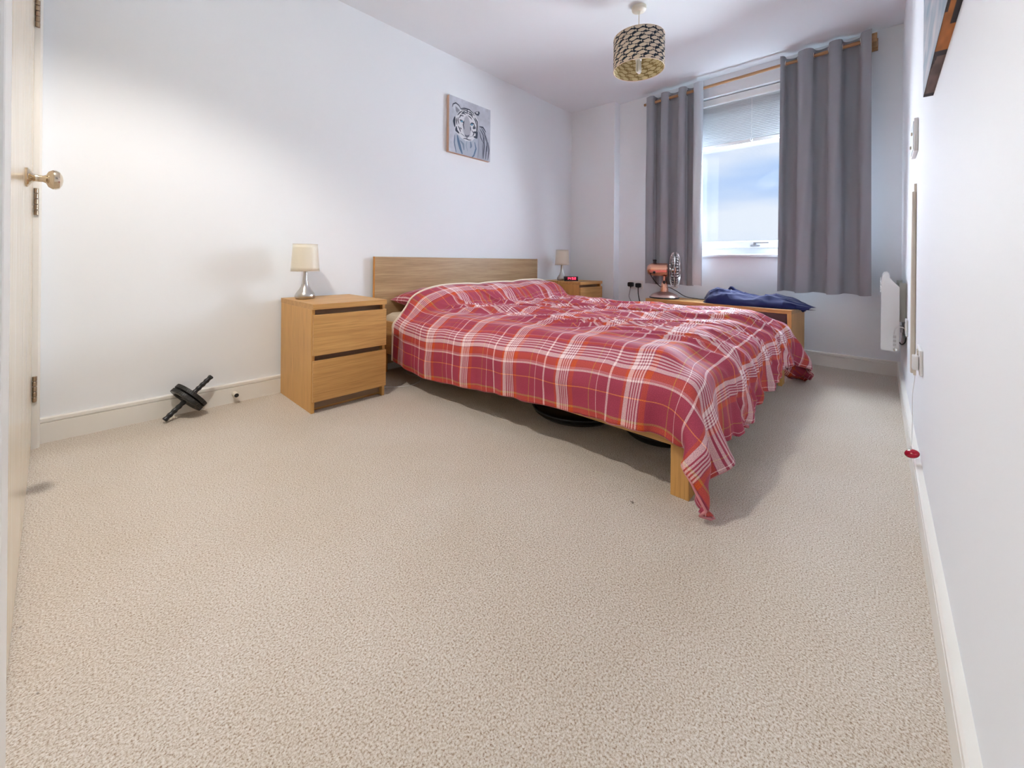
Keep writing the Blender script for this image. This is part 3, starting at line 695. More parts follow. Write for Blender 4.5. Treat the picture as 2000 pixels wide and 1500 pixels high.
for k in range(4):
    a0_ = k * PI / 2 + .3; P = np.zeros((9, 9, 3))
    for i, rr_ in enumerate(np.linspace(.018, .128, 9)):
        for j, q in enumerate(np.linspace(-1, 1, 9)):
            wdt = .62 * (1 - .35 * abs(i / 8 - .6)) * (.8 if i == 8 else 1); a = a0_ + q * wdt
            P[i, j] = (rr_ * math.cos(a), -.070 - .014 * q * (i / 8 + .3), hz_ + rr_ * math.sin(a))
    grid_mesh('blade', P, M_chrome, fan).modifiers.new('thickness', 'SOLIDIFY').thickness = .001
MB().tube([(0, -.052, hz_ - Rg), (0, -.09, hz_ - Rg - .012), (0, -.13, hz_ - Rg + .004)], .002, 6).build('grille_clip', M_chrome, fan, smooth=SM)
# fan cable: from the housing down behind the stem and along the bench
def bez(pts, n=14):
    pts = [Vector(p) for p in pts]; out = []
    for i in range(len(pts) - 1):
        p0, p1, p2, p3 = pts[max(i - 1, 0)], pts[i], pts[i + 1], pts[min(i + 2, len(pts) - 1)]
        for k in range(n):
            w = k / n; out.append(.5 * (2 * p1 + (p2 - p0) * w + (2 * p0 - 5 * p1 + 4 * p2 - p3) * w * w + (3 * p1 - p0 - 3 * p2 + p3) * w ** 3))
    out.append(pts[-1]); return out
cb = MB().tube(bez([(2.787, -1.005, .680), (2.778, -1.010, .655), (2.790, -1.045, .600), (2.850, -1.080, .545), (2.955, -1.110, .540), (2.985, -1.17, .505), (2.985, -1.25, .462), (2.975, -1.36, .4495), (2.970, -1.46, .4490), (2.93, -1.50, .4490)]), .0035, 8)
tag(cb.build('fan_cable', M_black, None, (2.787, -1.005, .68), SM), 'black cable running from the copper fan along the bench top', 'cable')

# navy hoodie
def hoodie():
    NU, NV = 150, 70
    u = np.linspace(0, 1, NU)[:, None]; v = np.linspace(-1, 1, NV)[None, :]
    yc = -1.475 - .735 * u; 
    hgt = np.interp(u, [0, .05, .14, .30, .42, .52, .66, .80, .90, 1], [.02, .085, .110, .095, .075, .060, .082, .070, .035, .016])
    wdt = np.interp(u, [0, .04, .15, .5, .8, .92, 1], [.06, .11, .15, .155, .14, .07, .03])
    xc = np.interp(u, [0, .3, .7, .9, 1], [2.80, 2.80, 2.795, 2.77, 2.725])
    sh = np.clip(1 - np.abs(v) ** 2.4, 0, 1) ** .6
    f = .020 * (ridge(vnoise(u * 5 + .6 * v + 3, v * 2.6 - u * 3 + 9, 41)) - .4) + .010 * (ridge(vnoise(u * 13 + v, v * 5 - 3 * u + 9, 42)) - .4)
    z = BZ + .003 + (hgt + f * np.minimum(1, hgt / .06)) * sh
    x = xc + wdt * v + .006 * np.sin(20 * u + 2 * v)
    P = np.stack([x, yc + .02 * np.sin(3 * v + 5 * u) + 0 * v, z], -1)
    P[..., 2] = np.maximum(P[..., 2], BZ + .002)
    r = thing('hoodie', 'navy blue fleece top thrown in a heap on the right end of the bench', 'clothing', (2.8, -1.85, BZ))
    grid_mesh('garment_body', P, M_navy, r, r.location)
    # closed underside
    Q = P.copy(); Q[..., 2] = BZ + .0015
    grid_mesh('garment_underside', Q, M_navy, r, r.location)
    sl = MB().tube(bez([(2.86, -1.90, BZ + .06), (2.83, -2.02, BZ + .045), (2.80, -2.12, BZ + .022), (2.745, -2.145, BZ + .012), (2.735, -2.165, BZ - .012)], 8), [.030] * 8 + [.028] * 8 + [.024] * 8 + [.016] * 8 + [.010], 14)
    sl.build('sleeve', M_navy, r, r.location, 9)
    MB().tube(bez([(2.90, -1.93, BZ + .05), (2.89, -2.05, BZ + .03), (2.86, -2.135, BZ + .016)], 8), [.026] * 8 + [.019] * 8 + [.012], 14).build('sleeve', M_navy, r, r.location, 9)
    MB().tube(bez([(2.87, -1.63, BZ + .085), (2.865, -1.655, BZ + .125), (2.86, -1.69, BZ + .105), (2.85, -1.78, BZ + .072)], 6), [.010] * 6 + [.013] * 6 + [.012] * 6 + [.008], 10).build('hood_fold', M_navy, r, r.location, 9)
hoodie()

# ------------------------------------------------------------------ sockets behind the bench, plugs and leads
def rcap(cx, cy, w, h, r, n=5):
    out = []
    for (sx_, sy_, a0_) in ((1, 1, 0), (-1, 1, 90), (-1, -1, 180), (1, -1, 270)):
        for k in range(n + 1):
            a = math.radians(a0_ + 90 * k / n); out.append((cx + sx_ * (w / 2 - r) + r * math.cos(a), cy + sy_ * (h / 2 - r) + r * math.sin(a)))
    return out
sk = thing('wall_socket', 'white double wall socket beside the fan, above the bed', 'socket', (LX, -.732, .546))
so3 = sk.location
MB().prism(rcap(0, 0, .146, .086, .006), (0, 0, 0), (-.010, 0, 0), (0, 1, 0), (0, 0, 1)).build('face_plate', M_white, sk)
for yy in (-.016, .016): MB().box((-.014, yy - .006, .016), (-.009, yy + .006, .034), .001).build('rocker_switch', M_white, sk)
def plug(label, y, z, m, wdt=.050):
    r = thing('plug', label, 'plug', (LX - .011, y, z))
    MB().prism(rcap(0, 0, wdt, .044, .012), (0, 0, 0), (-.030, 0, 0), (0, 1, 0), (0, 0, 1)).build('plug_body', m, r)
    MB().prism(rcap(0, 0, wdt * .8, .034, .012), (-.029, 0, 0), (-.036, 0, 0), (0, 1, 0), (0, 0, 1)).build('plug_grip', m, r)
    MB().tube([(-.018, 0, -.018), (-.018, 0, -.034)], [.007, .004], 10).build('strain_relief', m, r, smooth=SM)
    return r
plug('black plug on the left of the wall socket with a thin lead', -.683, .546, M_black, .055)
plug('black plug on the right of the wall socket with a thick lead', -.765, .540, M_black)
tag(MB().tube(bez([(LX - .029, -.683, .512), (LX - .035, -.676, .46), (LX - .038, -.672, .42), (LX - .032, -.70, .36), (LX - .03, -.74, .30), (LX - .03, -.75, .16), (LX - .032, -.76, .008)]), .0022, 8).build('cable', M_black, None, (LX - .03, -.69, .4), SM), 'thin black lead hanging from the left plug in the wall socket', 'cable')
tag(MB().tube(bez([(LX - .029, -.765, .506), (LX - .034, -.770, .45), (LX - .032, -.785, .37), (LX - .03, -.80, .25), (LX - .03, -.80, .12), (LX - .034, -.80, .01)]), .0042, 8).build('cable', M_black, None, (LX - .03, -.78, .4), SM), 'thick black lead hanging from the right plug in the wall socket', 'cable')

# ------------------------------------------------------------------ pendant lamp
px_, py_ = 1.68, -1.395
pen = thing('pendant_lamp', 'ceiling pendant with a drum shade printed in dark blue and cream fish', 'ceiling lamp', (px_, py_, H))
MB().lathe([(.001, 0), (.046, 0), (.047, -.004), (.044, -.022), (.036, -.027), (.012, -.030), (.007, -.045), (.001, -.046)], 32).build('ceiling_rose', M_cream, pen, smooth=SM)
MB().tube([(0, 0, -.04), (0, 0, -.30)], .0032, 8).build('flex', M_cream, pen, smooth=SM)
MB().lathe([(.001, -.29), (.015, -.295), (.020, -.31), (.020, -.35), (.001, -.352)], 20).build('lamp_holder', M_white, pen, smooth=SM)
bb = MB()
for sx_ in (-.012, 0, .012):
    bb.tube([(sx_, -.008, -.35), (sx_, -.008, -.42), (sx_, -.003, -.428), (sx_, .003, -.428), (sx_, .008, -.42), (sx_, .008, -.35)], .0055, 8)
bb.build('energy_saving_bulb', M_bulb, pen, smooth=SM)
ZT, HS, RS = -.205, .205, .160
def fish(U, V):
    """U in metres round the drum, V in metres up: mask of pale fish"""
    cw, ch = .0670, .0232
    row = np.floor(V / ch); uu = U / cw + .5 * (row % 2) + .13 * np.sin(row * 2.1); fxm = uu - np.floor(uu) - .5; fym = (V / ch - row) - .5
    fym = fym + .10 * np.sin(uu * 2 * PI)
    body = np.abs(fym) < .50 * np.clip(1 - (np.abs(fxm + .05) / .40) ** 1.8, 0, 1)
    tail = (fxm > .30) & (fxm < .46) & (np.abs(fym) < .28 * (fxm - .30) / .16 + .05)
    return body | tail
NA, NZ = 460, 110
a = np.linspace(0, 2 * PI, NA)[:, None]; v = np.linspace(0, 1, NZ)[None, :]
U = a * RS + 0 * v; V = v * HS + 0 * a
mk = fish(U, V)
sp = np.random.RandomState(4).rand(NA, NZ) > .93
sp2 = vnoise(U * 260, V * 300, 6) > .66
navy = np.array(s2l(40, 52, 66)); crm = np.array(s2l(236, 222, 204))
col = np.where(mk[..., None], crm, np.where((sp2 & (vnoise(U * 30, V * 60, 9) > .6))[..., None], crm * .8, navy))
P = np.stack([RS * np.cos(a) + 0 * v, RS * np.sin(a) + 0 * v, ZT - HS + V], -1)
shd = grid_mesh('drum_shade', P, M_shadeprint, pen, col=col)
coli = np.where(mk[..., None], np.array(s2l(226, 212, 168)), np.array(s2l(176, 152, 104)))
P2 = np.stack([(RS - .003) * np.cos(a) + 0 * v, (RS - .003) * np.sin(a) + 0 * v, ZT - HS + V], -1)
grid_mesh('shade_lining', P2, M_shadeprint, shd, col=coli)
for zz in (ZT, ZT - HS):
    MB().tube([((RS - .0015) * math.cos(q), (RS - .0015) * math.sin(q), zz) for q in np.linspace(0, 2 * PI, 64, endpoint=False)], .0028, 6, True).build('rim', mat('shade_binding', s2l(226, 206, 182), .7), shd, smooth=9)
for q in (0.4, 2.49, 4.58): MB().tube([(0, 0, -.345), (RS * .6 * math.cos(q), RS * .6 * math.sin(q), -.345), (RS * math.cos(q), RS * math.sin(q), ZT - .002)], .0014, 5).build('shade_spoke', M_white, shd)

# recessed downlight by the door (above the frame): it throws the sharp shadows
cl = thing('ceiling_downlight', 'small recessed downlight in the ceiling by the door', 'ceiling lamp', (LAMP[0], LAMP[1], H))
MB().lathe([(.038, -.001), (.046, -.001), (.045, -.005), (.040, -.006), (.038, -.001)], 32, cap=False).build('trim_ring', M_chrome, cl, smooth=SM)

# ------------------------------------------------------------------ tiger canvas
def canvas_T(x, y):
    u = (x - 450) / 583; top = 262 + 223 * u; bot = 1090 + 138 * u
    return u, (y - top) / (bot - top)
NG = 230
gu, gv = np.meshgrid(np.linspace(0, 1, NG), np.linspace(0, 1, NG), indexing='ij')
img = np.zeros((NG, NG, 3)); base = .62 + .16 * (vnoise(gu * 5, gv * 5, 50) - .5) + .10 * (vnoise(gu * 24, gv * 24, 51) - .5)
img[..., 0] = base * .95; img[..., 1] = base * .98; img[..., 2] = base * 1.10
def blob(poly, c, mixk=1.0, soft=.012):
    pts = np.array([canvas_T(*p) for p in poly]); ins = np.zeros_like(gu, bool); n = len(pts); dmin = np.full(gu.shape, 9.)
    for i in range(n):
        x1, y1 = pts[i]; x2, y2 = pts[(i + 1) % n]
        c_ = ((y1 > gv) != (y2 > gv)) & (gu < (x2 - x1) * (gv - y1) / (y2 - y1 + 1e-12) + x1); ins ^= c_
        L2 = (x2 - x1) ** 2 + (y2 - y1) ** 2 + 1e-9; t_ = np.clip(((gu - x1) * (x2 - x1) + (gv - y1) * (y2 - y1)) / L2, 0, 1)
        dmin = np.minimum(dmin, np.hypot(gu - x1 - t_ * (x2 - x1), gv - y1 - t_ * (y2 - y1)))
    sd_ = np.where(ins, dmin, -dmin); m_ = np.clip(sd_ / soft + .5, 0, 1)[..., None] * mixk
    img[:] = img * (1 - m_) + np.array(c) * m_
def stroke(pts, w, c, mixk=1.0):
    w = w * 1.55
    pts = [canvas_T(*p) for p in pts]; w = w / 583 / 2; best = np.full(gu.shape, 9.); n = len(pts) - 1
    for i in range(n):
        x1, y1 = pts[i]; x2, y2 = pts[i + 1]; L2 = (x2 - x1) ** 2 + (y2 - y1) ** 2 + 1e-9; t_ = np.clip(((gu - x1) * (x2 - x1) + (gv - y1) * (y2 - y1)) / L2, 0, 1)
        ww = w * (1 - .55 * np.abs((i + t_) / n * 2 - 1) ** 2); best = np.minimum(best, np.hypot(gu - x1 - t_ * (x2 - x1), gv - y1 - t_ * (y2 - y1)) - ww)
    m_ = np.clip(.5 - best / .006, 0, 1)[..., None] * mixk; img[:] = img * (1 - m_) + np.array(c) * m_
WH = (.82, .83, .86); DK = (.035, .045, .075); GR = (.30, .31, .36)
blob([(840, 700), (900, 715), (960, 800), (1000, 930), (1015, 1080), (995, 1240), (830, 1200), (800, 900)], (.44, .46, .54))          # back
blob([(530, 820), (520, 1000), (540, 1120), (830, 1200), (850, 900), (700, 800)], (.50, .55, .64))                                     # chest
blob([(560, 540), (600, 480), (650, 460), (740, 480), (800, 540), (850, 640), (855, 760), (830, 860), (760, 930), (680, 935), (610, 890), (545, 810), (520, 700), (530, 600)], WH, soft=.02)
blob([(492, 420), (505, 392), (535, 385), (570, 410), (605, 470), (560, 540), (530, 510), (500, 460)], (.70, .72, .78)); blob([(530, 430), (560, 455), (590, 490), (555, 530), (535, 500)], GR)
blob([(790, 520), (820, 500), (860, 500), (872, 525), (850, 565), (815, 550)], DK); blob([(810, 515), (838, 505), (848, 525), (830, 535)], WH)
for p, w, c in [
    ([(492, 440), (500, 400), (535, 383), (575, 415), (605, 470)], 8, DK), ([(600, 465), (650, 458), (720, 475), (780, 530)], 9, DK), ([(610, 480), (660, 482), (700, 500)], 7, DK),
    ([(690, 470), (690, 540)], 9, DK), ([(620, 520), (650, 508), (690, 530)], 9, DK), ([(700, 500), (740, 520), (775, 560)], 9, DK), ([(705, 530), (750, 555), (770, 590)], 10, DK), ([(700, 560), (740, 590), (755, 615)], 8, DK),
    ([(610, 540), (640, 530), (670, 545)], 8, DK), ([(560, 560), (590, 520), (620, 500)], 8, DK), ([(585, 600), (600, 560), (640, 570)], 8, DK), ([(715, 475), (770, 520), (800, 570)], 6, DK),
    ([(525, 590), (515, 650), (525, 725)], 20, DK), ([(550, 600), (545, 650), (553, 700)], 9, DK), ([(570, 590), (566, 640), (580, 690)], 8, DK), ([(545, 730), (545, 780), (580, 820)], 18, DK), ([(570, 720), (590, 760), (600, 800)], 9, DK), ([(595, 740), (615, 760)], 8, DK),
    ([(785, 600), (810, 640), (825, 700)], 9, DK), ([(800, 590), (835, 650), (845, 800)], 10, DK), ([(790, 690), (805, 740), (780, 745), (785, 710)], 12, DK), ([(825, 700), (828, 780), (820, 830)], 9, DK), ([(790, 800), (830, 810), (825, 875), (790, 870)], 20, DK), ([(760, 780), (790, 820), (770, 860)], 8, DK),
    ([(590, 628), (620, 640), (640, 668)], 12, DK), ([(735, 690), (760, 672), (790, 680)], 12, DK)]: stroke(p, w, c)
blob([(650, 600), (680, 560), (710, 590), (735, 680), (745, 780), (735, 840), (690, 870), (650, 830), (636, 780), (645, 680)], (.40, .40, .46), .8, .03)
blob([(655, 835), (690, 850), (730, 838), (718, 868), (690, 888), (665, 868)], (.16, .17, .22), 1, .008)
for cx_, cy_ in ((618, 648), (757, 692)):
    blob([(cx_ + 20 * math.cos(q), cy_ + 15 * math.sin(q)) for q in np.linspace(0, 2 * PI, 12, endpoint=False)], DK, 1, .006)
    blob([(cx_ + 15 * math.cos(q), cy_ + 11 * math.sin(q)) for q in np.linspace(0, 2 * PI, 12, endpoint=False)], (.20, .52, .78), 1, .006)
    blob([(cx_ + 5 * math.cos(q), cy_ + 5 * math.sin(q)) for q in np.linspace(0, 2 * PI, 8, endpoint=False)], DK, 1, .006)
for p, w, c in [([(650, 760), (638, 700), (650, 640)], 9, DK), ([(742, 780), (738, 720)], 8, DK), ([(690, 885), (690, 905)], 6, DK), ([(640, 900), (665, 895), (690, 905), (715, 915), (750, 915)], 7, DK), ([(600, 820), (640, 850), (660, 870)], 4, DK), ([(720, 870), (770, 860)], 3, GR),
                ([(560, 860), (575, 940), (600, 1040), (625, 1115)], 22, (.12, .20, .32)), ([(525, 850), (520, 960), (545, 1100)], 9, (.15, .2, .3)), ([(600, 930), (640, 980), (650, 1060)], 16, (.25, .32, .42)), ([(740, 940), (750, 1000), (740, 1030)], 16, (.2, .27, .38)), ([(800, 950), (820, 1040), (790, 1140), (760, 1170)], 12, (.12, .2, .32)), ([(690, 930), (680, 1000), (700, 1080)], 8, (.35, .42, .52)), ([(850, 900), (860, 1040), (850, 1170)], 8, (.3, .33, .42)),
                ([(870, 720), (920, 730), (965, 800)], 10, DK), ([(880, 760), (925, 840), (935, 960)], 8, DK), ([(900, 740), (945, 820), (960, 920)], 8, DK), ([(935, 880), (940, 1010), (930, 1180)], 10, DK), ([(960, 850), (985, 950), (985, 1080)], 9, DK), ([(975, 1000), (970, 1100), (965, 1190)], 8, DK), ([(1000, 950), (1015, 1060), (1000, 1200)], 9, DK), ([(870, 800), (890, 880), (930, 960)], 7, DK), ([(915, 960), (920, 1080), (915, 1180)], 6, DK)]: stroke(p, w, c)
img = np.clip(img, .012, 1) * .86
tg = thing('canvas_picture', 'square canvas print of a black and white tiger with blue eyes on the headboard wall', 'picture', (1.42, -.02, 1.875))
to = tg.location; tx0, tx1, tz0, tz1, ty = 1.195, 1.650, 1.648, 2.102, -.032
P = np.stack([tx0 + (tx1 - tx0) * gu, np.full_like(gu, ty - .0006), tz1 + (tz0 - tz1) * gv], -1)
grid_mesh('print', P, M_print, tg, to, col=img)
MB().box((tx0, ty, tz0), (tx1, -.002, tz1)).build('wrapped_edge', mat('canvas_edge', s2l(214, 178, 152), .8), tg, to)

# ------------------------------------------------------------------ right wall: big canvas, controller, trunking, sockets, heater
YW = -W
cv = thing('canvas_picture', 'large canvas print in blue and orange high on the right wall', 'picture', (.30, YW, 1.8))
co_ = cv.location; c0x, c1x, c0z, c1z, cdp = -.15, .845, 1.250, 2.05, .0195
g1, g2 = np.meshgrid(np.linspace(0, 1, 120), np.linspace(0, 1, 90), indexing='ij')
n1_ = vnoise(g1 * 6, g2 * 22, 60); n2_ = vnoise(g1 * 16, g2 * 50, 61)
blu = np.array(s2l(120, 150, 170)); pal = np.array(s2l(214, 204, 204)); k_ = np.clip(n1_ * .6 + n2_ * .6 - .15, 0, 1)[..., None]
ic = blu * (1 - k_) + pal * k_
P = np.stack([c1x + (c0x - c1x) * g1, np.full_like(g1, YW + cdp + .0006), c0z + (c1z - c0z) * g2], -1)
grid_mesh('print', P, M_print, cv, co_, col=ic)
g1, g2 = np.meshgrid(np.linspace(0, 1, 260), np.linspace(0, 1, 14), indexing='ij')
brn = np.array(s2l(116, 98, 92)); org = np.array(s2l(190, 120, 62)); drk = np.array(s2l(62, 58, 60))
q_ = vnoise(g1 * 26, g2 * 3, 62)[..., None]; ic = brn * (.7 + .6 * q_)
ic = np.where(((g1 > .30) & (g1 < .33))[..., None], drk, ic); ic = np.where((g1 > .33)[..., None], org * (.75 + .5 * q_), ic); ic = np.where(((g1 > .22) & (g1 < .33) & (g2 > 1 - (g1 - .2) * 3))[..., None], drk, ic)
ic = np.where(((g1 > .46) & (g2 < .45))[..., None], drk * .7, ic); ic = np.where(((g1 > .52) & (g2 > .8))[..., None], drk, ic); ic = np.where((g1 < .03)[..., None], drk, ic)
P = np.stack([c1x + (c0x - c1x) * g1, YW + cdp * g2, np.full_like(g1, c0z - .0006)], -1)
grid_mesh('print_underside', P, M_print, cv, co_, col=ic)
MB().box((c0x, YW + .0005, c0z), (c1x, YW + cdp, c1z)).build('stretcher', mat('canvas_fold', s2l(120, 130, 140), .8), cv, co_)

hc = thing('heating_controller', 'small white wall controller with sliders, high on the right wall', 'controller', (1.53, YW, 1.28))
ho = hc.location
MB().box((1.445, YW, 1.222), (1.62, YW + .013, 1.352), .002).build('case', M_white, hc, ho)
MB().box((1.455, YW + .013, 1.232), (1.61, YW + .0145, 1.342), .0005).build('face', M_grey_plate, hc, ho)
for xx, zz in ((1.49, 1.30), (1.57, 1.262)): MB().box((xx, YW + .014, zz - .006), (xx + .012, YW + .020, zz + .006), .002).build('slider', M_cream, hc, ho)

tk_ = thing('cable_trunking', 'tall narrow cream cable trunking running down the right wall', 'trunking', (1.53, YW, .7))
MB().box((1.512, YW, .335), (1.545, YW + .0145, 1.072), .004).build('cover', M_cream, tk_, tk_.location)
MB().box((1.516, YW, 1.070), (1.541, YW + .008, 1.103), .001).build('end_channel', M_cream, tk_, tk_.location)

s2_ = thing('wall_socket', 'white double socket on the right wall with a charger plugged in', 'socket', (1.19, YW, .447))
so4 = s2_.location
MB().box((1.118, YW, .405), (1.264, YW + .0085, .490), .003).build('face_plate', M_white, s2_, so4)
for xx in (1.178, 1.204): MB().box((xx - .006, YW + .0085, .464), (xx + .006, YW + .0115, .482), .001).build('rocker_switch', M_cream, s2_, so4)
chg = thing('usb_charger', 'small white charger plugged into the right wall socket', 'charger', (1.155, YW + .0095, .443))
MB().box((1.136, YW + .0095, .419), (1.176, YW + .0245, .467), .003).build('charger_body', M_white, chg, chg.location)
MB().box((1.148, YW + .0145, .400), (1.160, YW + .0215, .4185), .001).build('usb_plug', M_cream, chg, chg.location)
rd = thing('gadget', 'glossy red oval gadget hanging by its white lead above the right skirting board', 'gadget', (1.155, YW + .0225, .130))
q = MB(); N1, N2 = 28, 16
P = np.zeros((N1 + 1, N2 + 1, 3))
for i in range(N1 + 1):
    for j in range(N2 + 1):
        a, b_ = 2 * PI * i / N1, PI * j / N2
        P[i, j] = (1.155 + .018 * math.sin(b_) * math.cos(a), YW + .0225 - .0190 * math.cos(b_) * 1.0, .130 + .0145 * math.sin(b_) * math.sin(a) + .004 * math.cos(b_))
grid_mesh('shell', P, M_red, rd, rd.location)
MB().tube([(1.155, YW + .026, .142), (1.155, YW + .0255, .156)], [.0035, .0022], 10).build('connector', M_white, rd, rd.location, SM)
tag(MB().tube(bez([(1.154, YW + .018, .399), (1.154, YW + .018, .385), (1.154, YW + .0225, .33), (1.154, YW + .0225, .24), (1.1545, YW + .0235, .18), (1.155, YW + .0255, .155)]), .0011, 8).build('cable', M_white, None, (1.154, YW + .02, .3), SM), 'thin white lead from the charger down to the red gadget', 'cable')

M_bracket = mat('bracket_steel', s2l(196, 196, 186), .5)
ht = thing('panel_heater', 'white wall-mounted electric panel heater near the window corner', 'heater', (2.25, YW, .3))
hto = ht.location; hx0, hx1 = 2.25, 2.88
yf = -2.563
def Hy(d): return yf - d
hp_ = [(Hy(.004), .302), (Hy(0), .31), (Hy(.002), .66), (Hy(.006), .705), (Hy(.012), .724), (Hy(.030), .727), (Hy(.034), .716), (Hy(.034), .700), (Hy(.074), .650), (Hy(.074), .305), (Hy(.060), .300), (Hy(.030), .298)]
MB().prism([(a, b) for a, b in hp_], (hx0, 0, 0), (hx1, 0, 0), (0, 1, 0), (0, 0, 1)).build('casing', M_white, ht, hto)
MB().prism([(Hy(.028), .305), (Hy(.031), .305), (Hy(.031), .69), (Hy(.028), .69)], (hx0 - .0015, 0, 0), (hx0, 0, 0), (0, 1, 0), (0, 0, 1)).build('end_rib', M_white, ht, hto)
for xx in (hx0 + .03, hx1 - .045): MB().box((xx, YW + .001, .46), (xx + .015, Hy(.074), .672)).build('wall_bracket', M_bracket, ht, hto)
vs = MB()
for k in range(6): vs.box((hx0 + .015, yf - .001, .615 + k * .0135), (hx1 - .015, yf + .004, .615 + k * .0135 + .006), .0015)
vs.build('vent_louvre', M_white, ht, hto)
for k in range(3): MB().box((hx0 - .006, Hy(.056) - .006, .327 + k * .022), (hx0, Hy(.056) + .006, .341 + k * .022), .001).build('control_switch', mat('control_grey', s2l(206, 204, 200), .4), ht, hto)
MB().lathe([(.001, -.012), (.008, -.011), (.009, 0)], 18, (hx0, Hy(.058), .310), 'x').build('thermostat_dial', M_chrome, ht, hto, SM)
MB().box((hx0 - .002, Hy(.0775), .405), (hx0 + .03, Hy(.088), .44), .001).build('terminal_cover', M_grey_plate, ht, hto)
tag(MB().tube(bez([(hx0 - .004, Hy(.054), .395), (hx0 - .012, Hy(.060), .425), (hx0 - .02, Hy(.078), .437), (hx0 - .06, YW + .010, .436)]), .0028, 8).build('cable', M_white, None, (hx0, Hy(.06), .42), SM), 'white lead looping from the heater to its wall outlet', 'cable')
tag(MB().tube(bez([(hx0 + .01, Hy(.0745), .35), (hx0 + .006, Hy(.084), .34), (hx0 + .01, Hy(.096), .352), (hx0 + .02, YW + .003, .375)]), .003, 8).build('cable', M_black, None, (hx0, Hy(.08), .35), SM), 'short black lead tucked behind the heater', 'cable')
fo = thing('fused_outlet', 'white fused wall outlet just in front of the heater', 'socket', (2.13, YW, .45))
MB().box((2.10, YW, .405), (2.186, YW + .009, .491), .002).build('face_plate', M_white, fo, fo.location)
MB().box((2.13, YW + .009, .43), (2.15, YW + .012, .466), .001).build('fuse_cover', M_cream, fo, fo.location)

# ------------------------------------------------------------------ exercise wheel by the left skirting
aw = thing('ab_wheel', 'black twin-tyre exercise wheel with grip handles leaning by the left skirting board', 'exercise wheel', (-.395, -.13, .0))
M_rub = mat('black_rubber', (.028, .028, .026), .42); M_grip = mat('black_foam_grip', (.012, .014, .016), .33); M_rimp = mat('dark_grey_rim', (.10, .10, .095), .4)
A_ = Vector((-.517, -.107, .0135)); B_ = Vector((-.330, -.058, .172))
ax = (B_ - A_).normalized(); mid = A_ + (B_ - A_) * .50
qz = ax.to_track_quat('Z', 'Y')
def place(mb, c=mid): mb.v = [tuple(Vector(c) + qz @ Vector(v)) for v in mb.v]; return mb
aoff = aw.location
Rw = .079
for sgn in (-1, 1):
    z0 = sgn * .0115
    prof = [(Rw - .018, z0 - .0095), (Rw - .006, z0 - .0098), (Rw - .001, z0 - .008), (Rw, z0 - .005), (Rw, z0 + .005), (Rw - .001, z0 + .008), (Rw - .006, z0 + .0098), (Rw - .018, z0 + .0095), (Rw - .018, z0 - .0095)]
    tyr = place(MB().lathe(prof, 64, cap=False)).build('tyre', M_rub, aw, aoff, SM)
    tr_m = MB()
    for k in range(56):
        a = 2 * PI * k / 56; r_ = Matrix.Rotation(a, 3, 'Z'); tr_m.box((Rw - .002, -.0024, z0 - .0085), (Rw + .0018, .0024, z0 + .0085), .0006, rot=r_)
    place(tr_m).build('tread', M_rub, tyr, aoff)
    rm = MB().lathe([(Rw - .018, z0 - .009), (Rw - .021, z0 - .009), (Rw - .022, z0 + .009), (Rw - .018, z0 + .009), (Rw - .018, z0 - .009)], 48, cap=False).lathe([(.018, z0 - .006), (.018, z0 + .006)], 24)
    for k in range(5): rm.box((.014, -.007, z0 - .003), (Rw - .019, .007, z0 + .003), rot=Matrix.Rotation(2 * PI * k / 5, 3, 'Z'))
    rm.lathe([(.012, z0 - sgn * .001), (Rw - .02, z0 - sgn * .001)], 32, cap=False)
    place(rm).build('wheel_rim', M_rimp, aw, aoff)
hl = (B_ - A_).length / 2
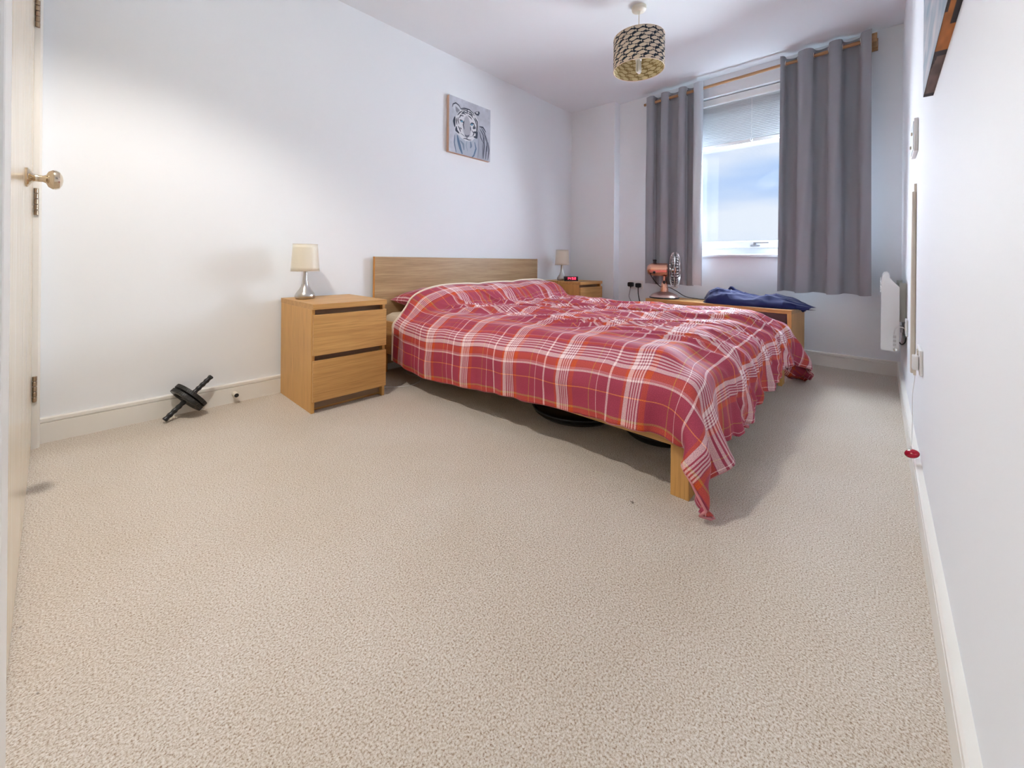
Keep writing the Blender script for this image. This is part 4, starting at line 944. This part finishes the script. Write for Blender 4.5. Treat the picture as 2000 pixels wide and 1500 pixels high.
for sgn in (-1, 1):
    pr = [(.0105, .022)]
    for k in range(17):
        q = k / 16; pr.append((.0112 + .0014 * math.cos(q * 2 * PI * 4), .030 + q * (hl - .036)))
    pr += [(.0128, hl - .004), (.0105, hl)]
    pr = [(r_, sgn * h_) for r_, h_ in pr]
    place(MB().lathe(pr, 24)).build('grip', M_grip, aw, aoff, SM)
place(MB().lathe([(.006, -hl * .6), (.006, hl * .6)], 16)).build('axle', M_chrome, aw, aoff, SM)

# door stop on the left skirting
ds_ = thing('door_stop', 'white cylinder door stop with a black rubber tip on the left skirting board', 'door stop', (-.222, -.018, .048))
MB().lathe([(.0135, 0), (.0125, -.004), (.0115, -.040), (.0105, -.042)], 24, axis='y').build('stem', M_cream, ds_, smooth=SM)
MB().lathe([(.001, -.046), (.0095, -.0455), (.0105, -.043), (.0105, -.0415)], 24, axis='y').build('rubber_tip', M_black, ds_, smooth=SM)

# things under the bed
def tray(label, x, y, rx, ry):
    r = thing('round_tray', label, 'tray', (x, y, 0)); n = 64
    prof = [(.70, .003), (.88, .006), (.975, .022), (1.0, .040), (.985, .042), (.95, .026), (.86, .012), (.001, .010)]
    m = MB().lathe(prof, n); m.v = [(a * rx, b_ * ry, c_) for a, b_, c_ in m.v]; m.build('dish', mat('black_gloss_plastic', (.012, .012, .015), .22), r, smooth=SM)
    m = MB().tube([(rx * math.cos(q) , ry * math.sin(q) , .041) for q in np.linspace(0, 2 * PI, n, endpoint=False)], .004, 6, True); m.build('rim', M_black, r, smooth=9)
tray('large shallow black round tray lying under the near side of the bed', .955, -1.42, .225, .225)
tray('second black round tray under the bed, nearer the foot', 1.02, -1.84, .19, .17)
tag(MB().tube(bez([(.36, -.40, .004), (.46, -.365, .004), (.52, -.41, .004), (.60, -.45, .005), (.70, -.40, .004), (.73, -.30, .005), (.72, -.20, .004), (.78, -.12, .006)]), .0018, 6).build('cable', M_white, None, (.6, -.4, .004), SM), 'thin white lead curling across the carpet beside the near bedside table', 'cable')
tag(MB().tube(bez([(2.47, -.24, .5825), (2.43, -.235, .584), (2.40, -.232, .586), (2.384, -.235, .570), (2.384, -.24, .52), (2.384, -.25, .40), (2.384, -.25, .20)]), .0014, 6).build('cable', M_black, None, (2.43, -.24, .58), SM), 'thin black lead dropping from the alarm clock over the bedside table', 'cable')
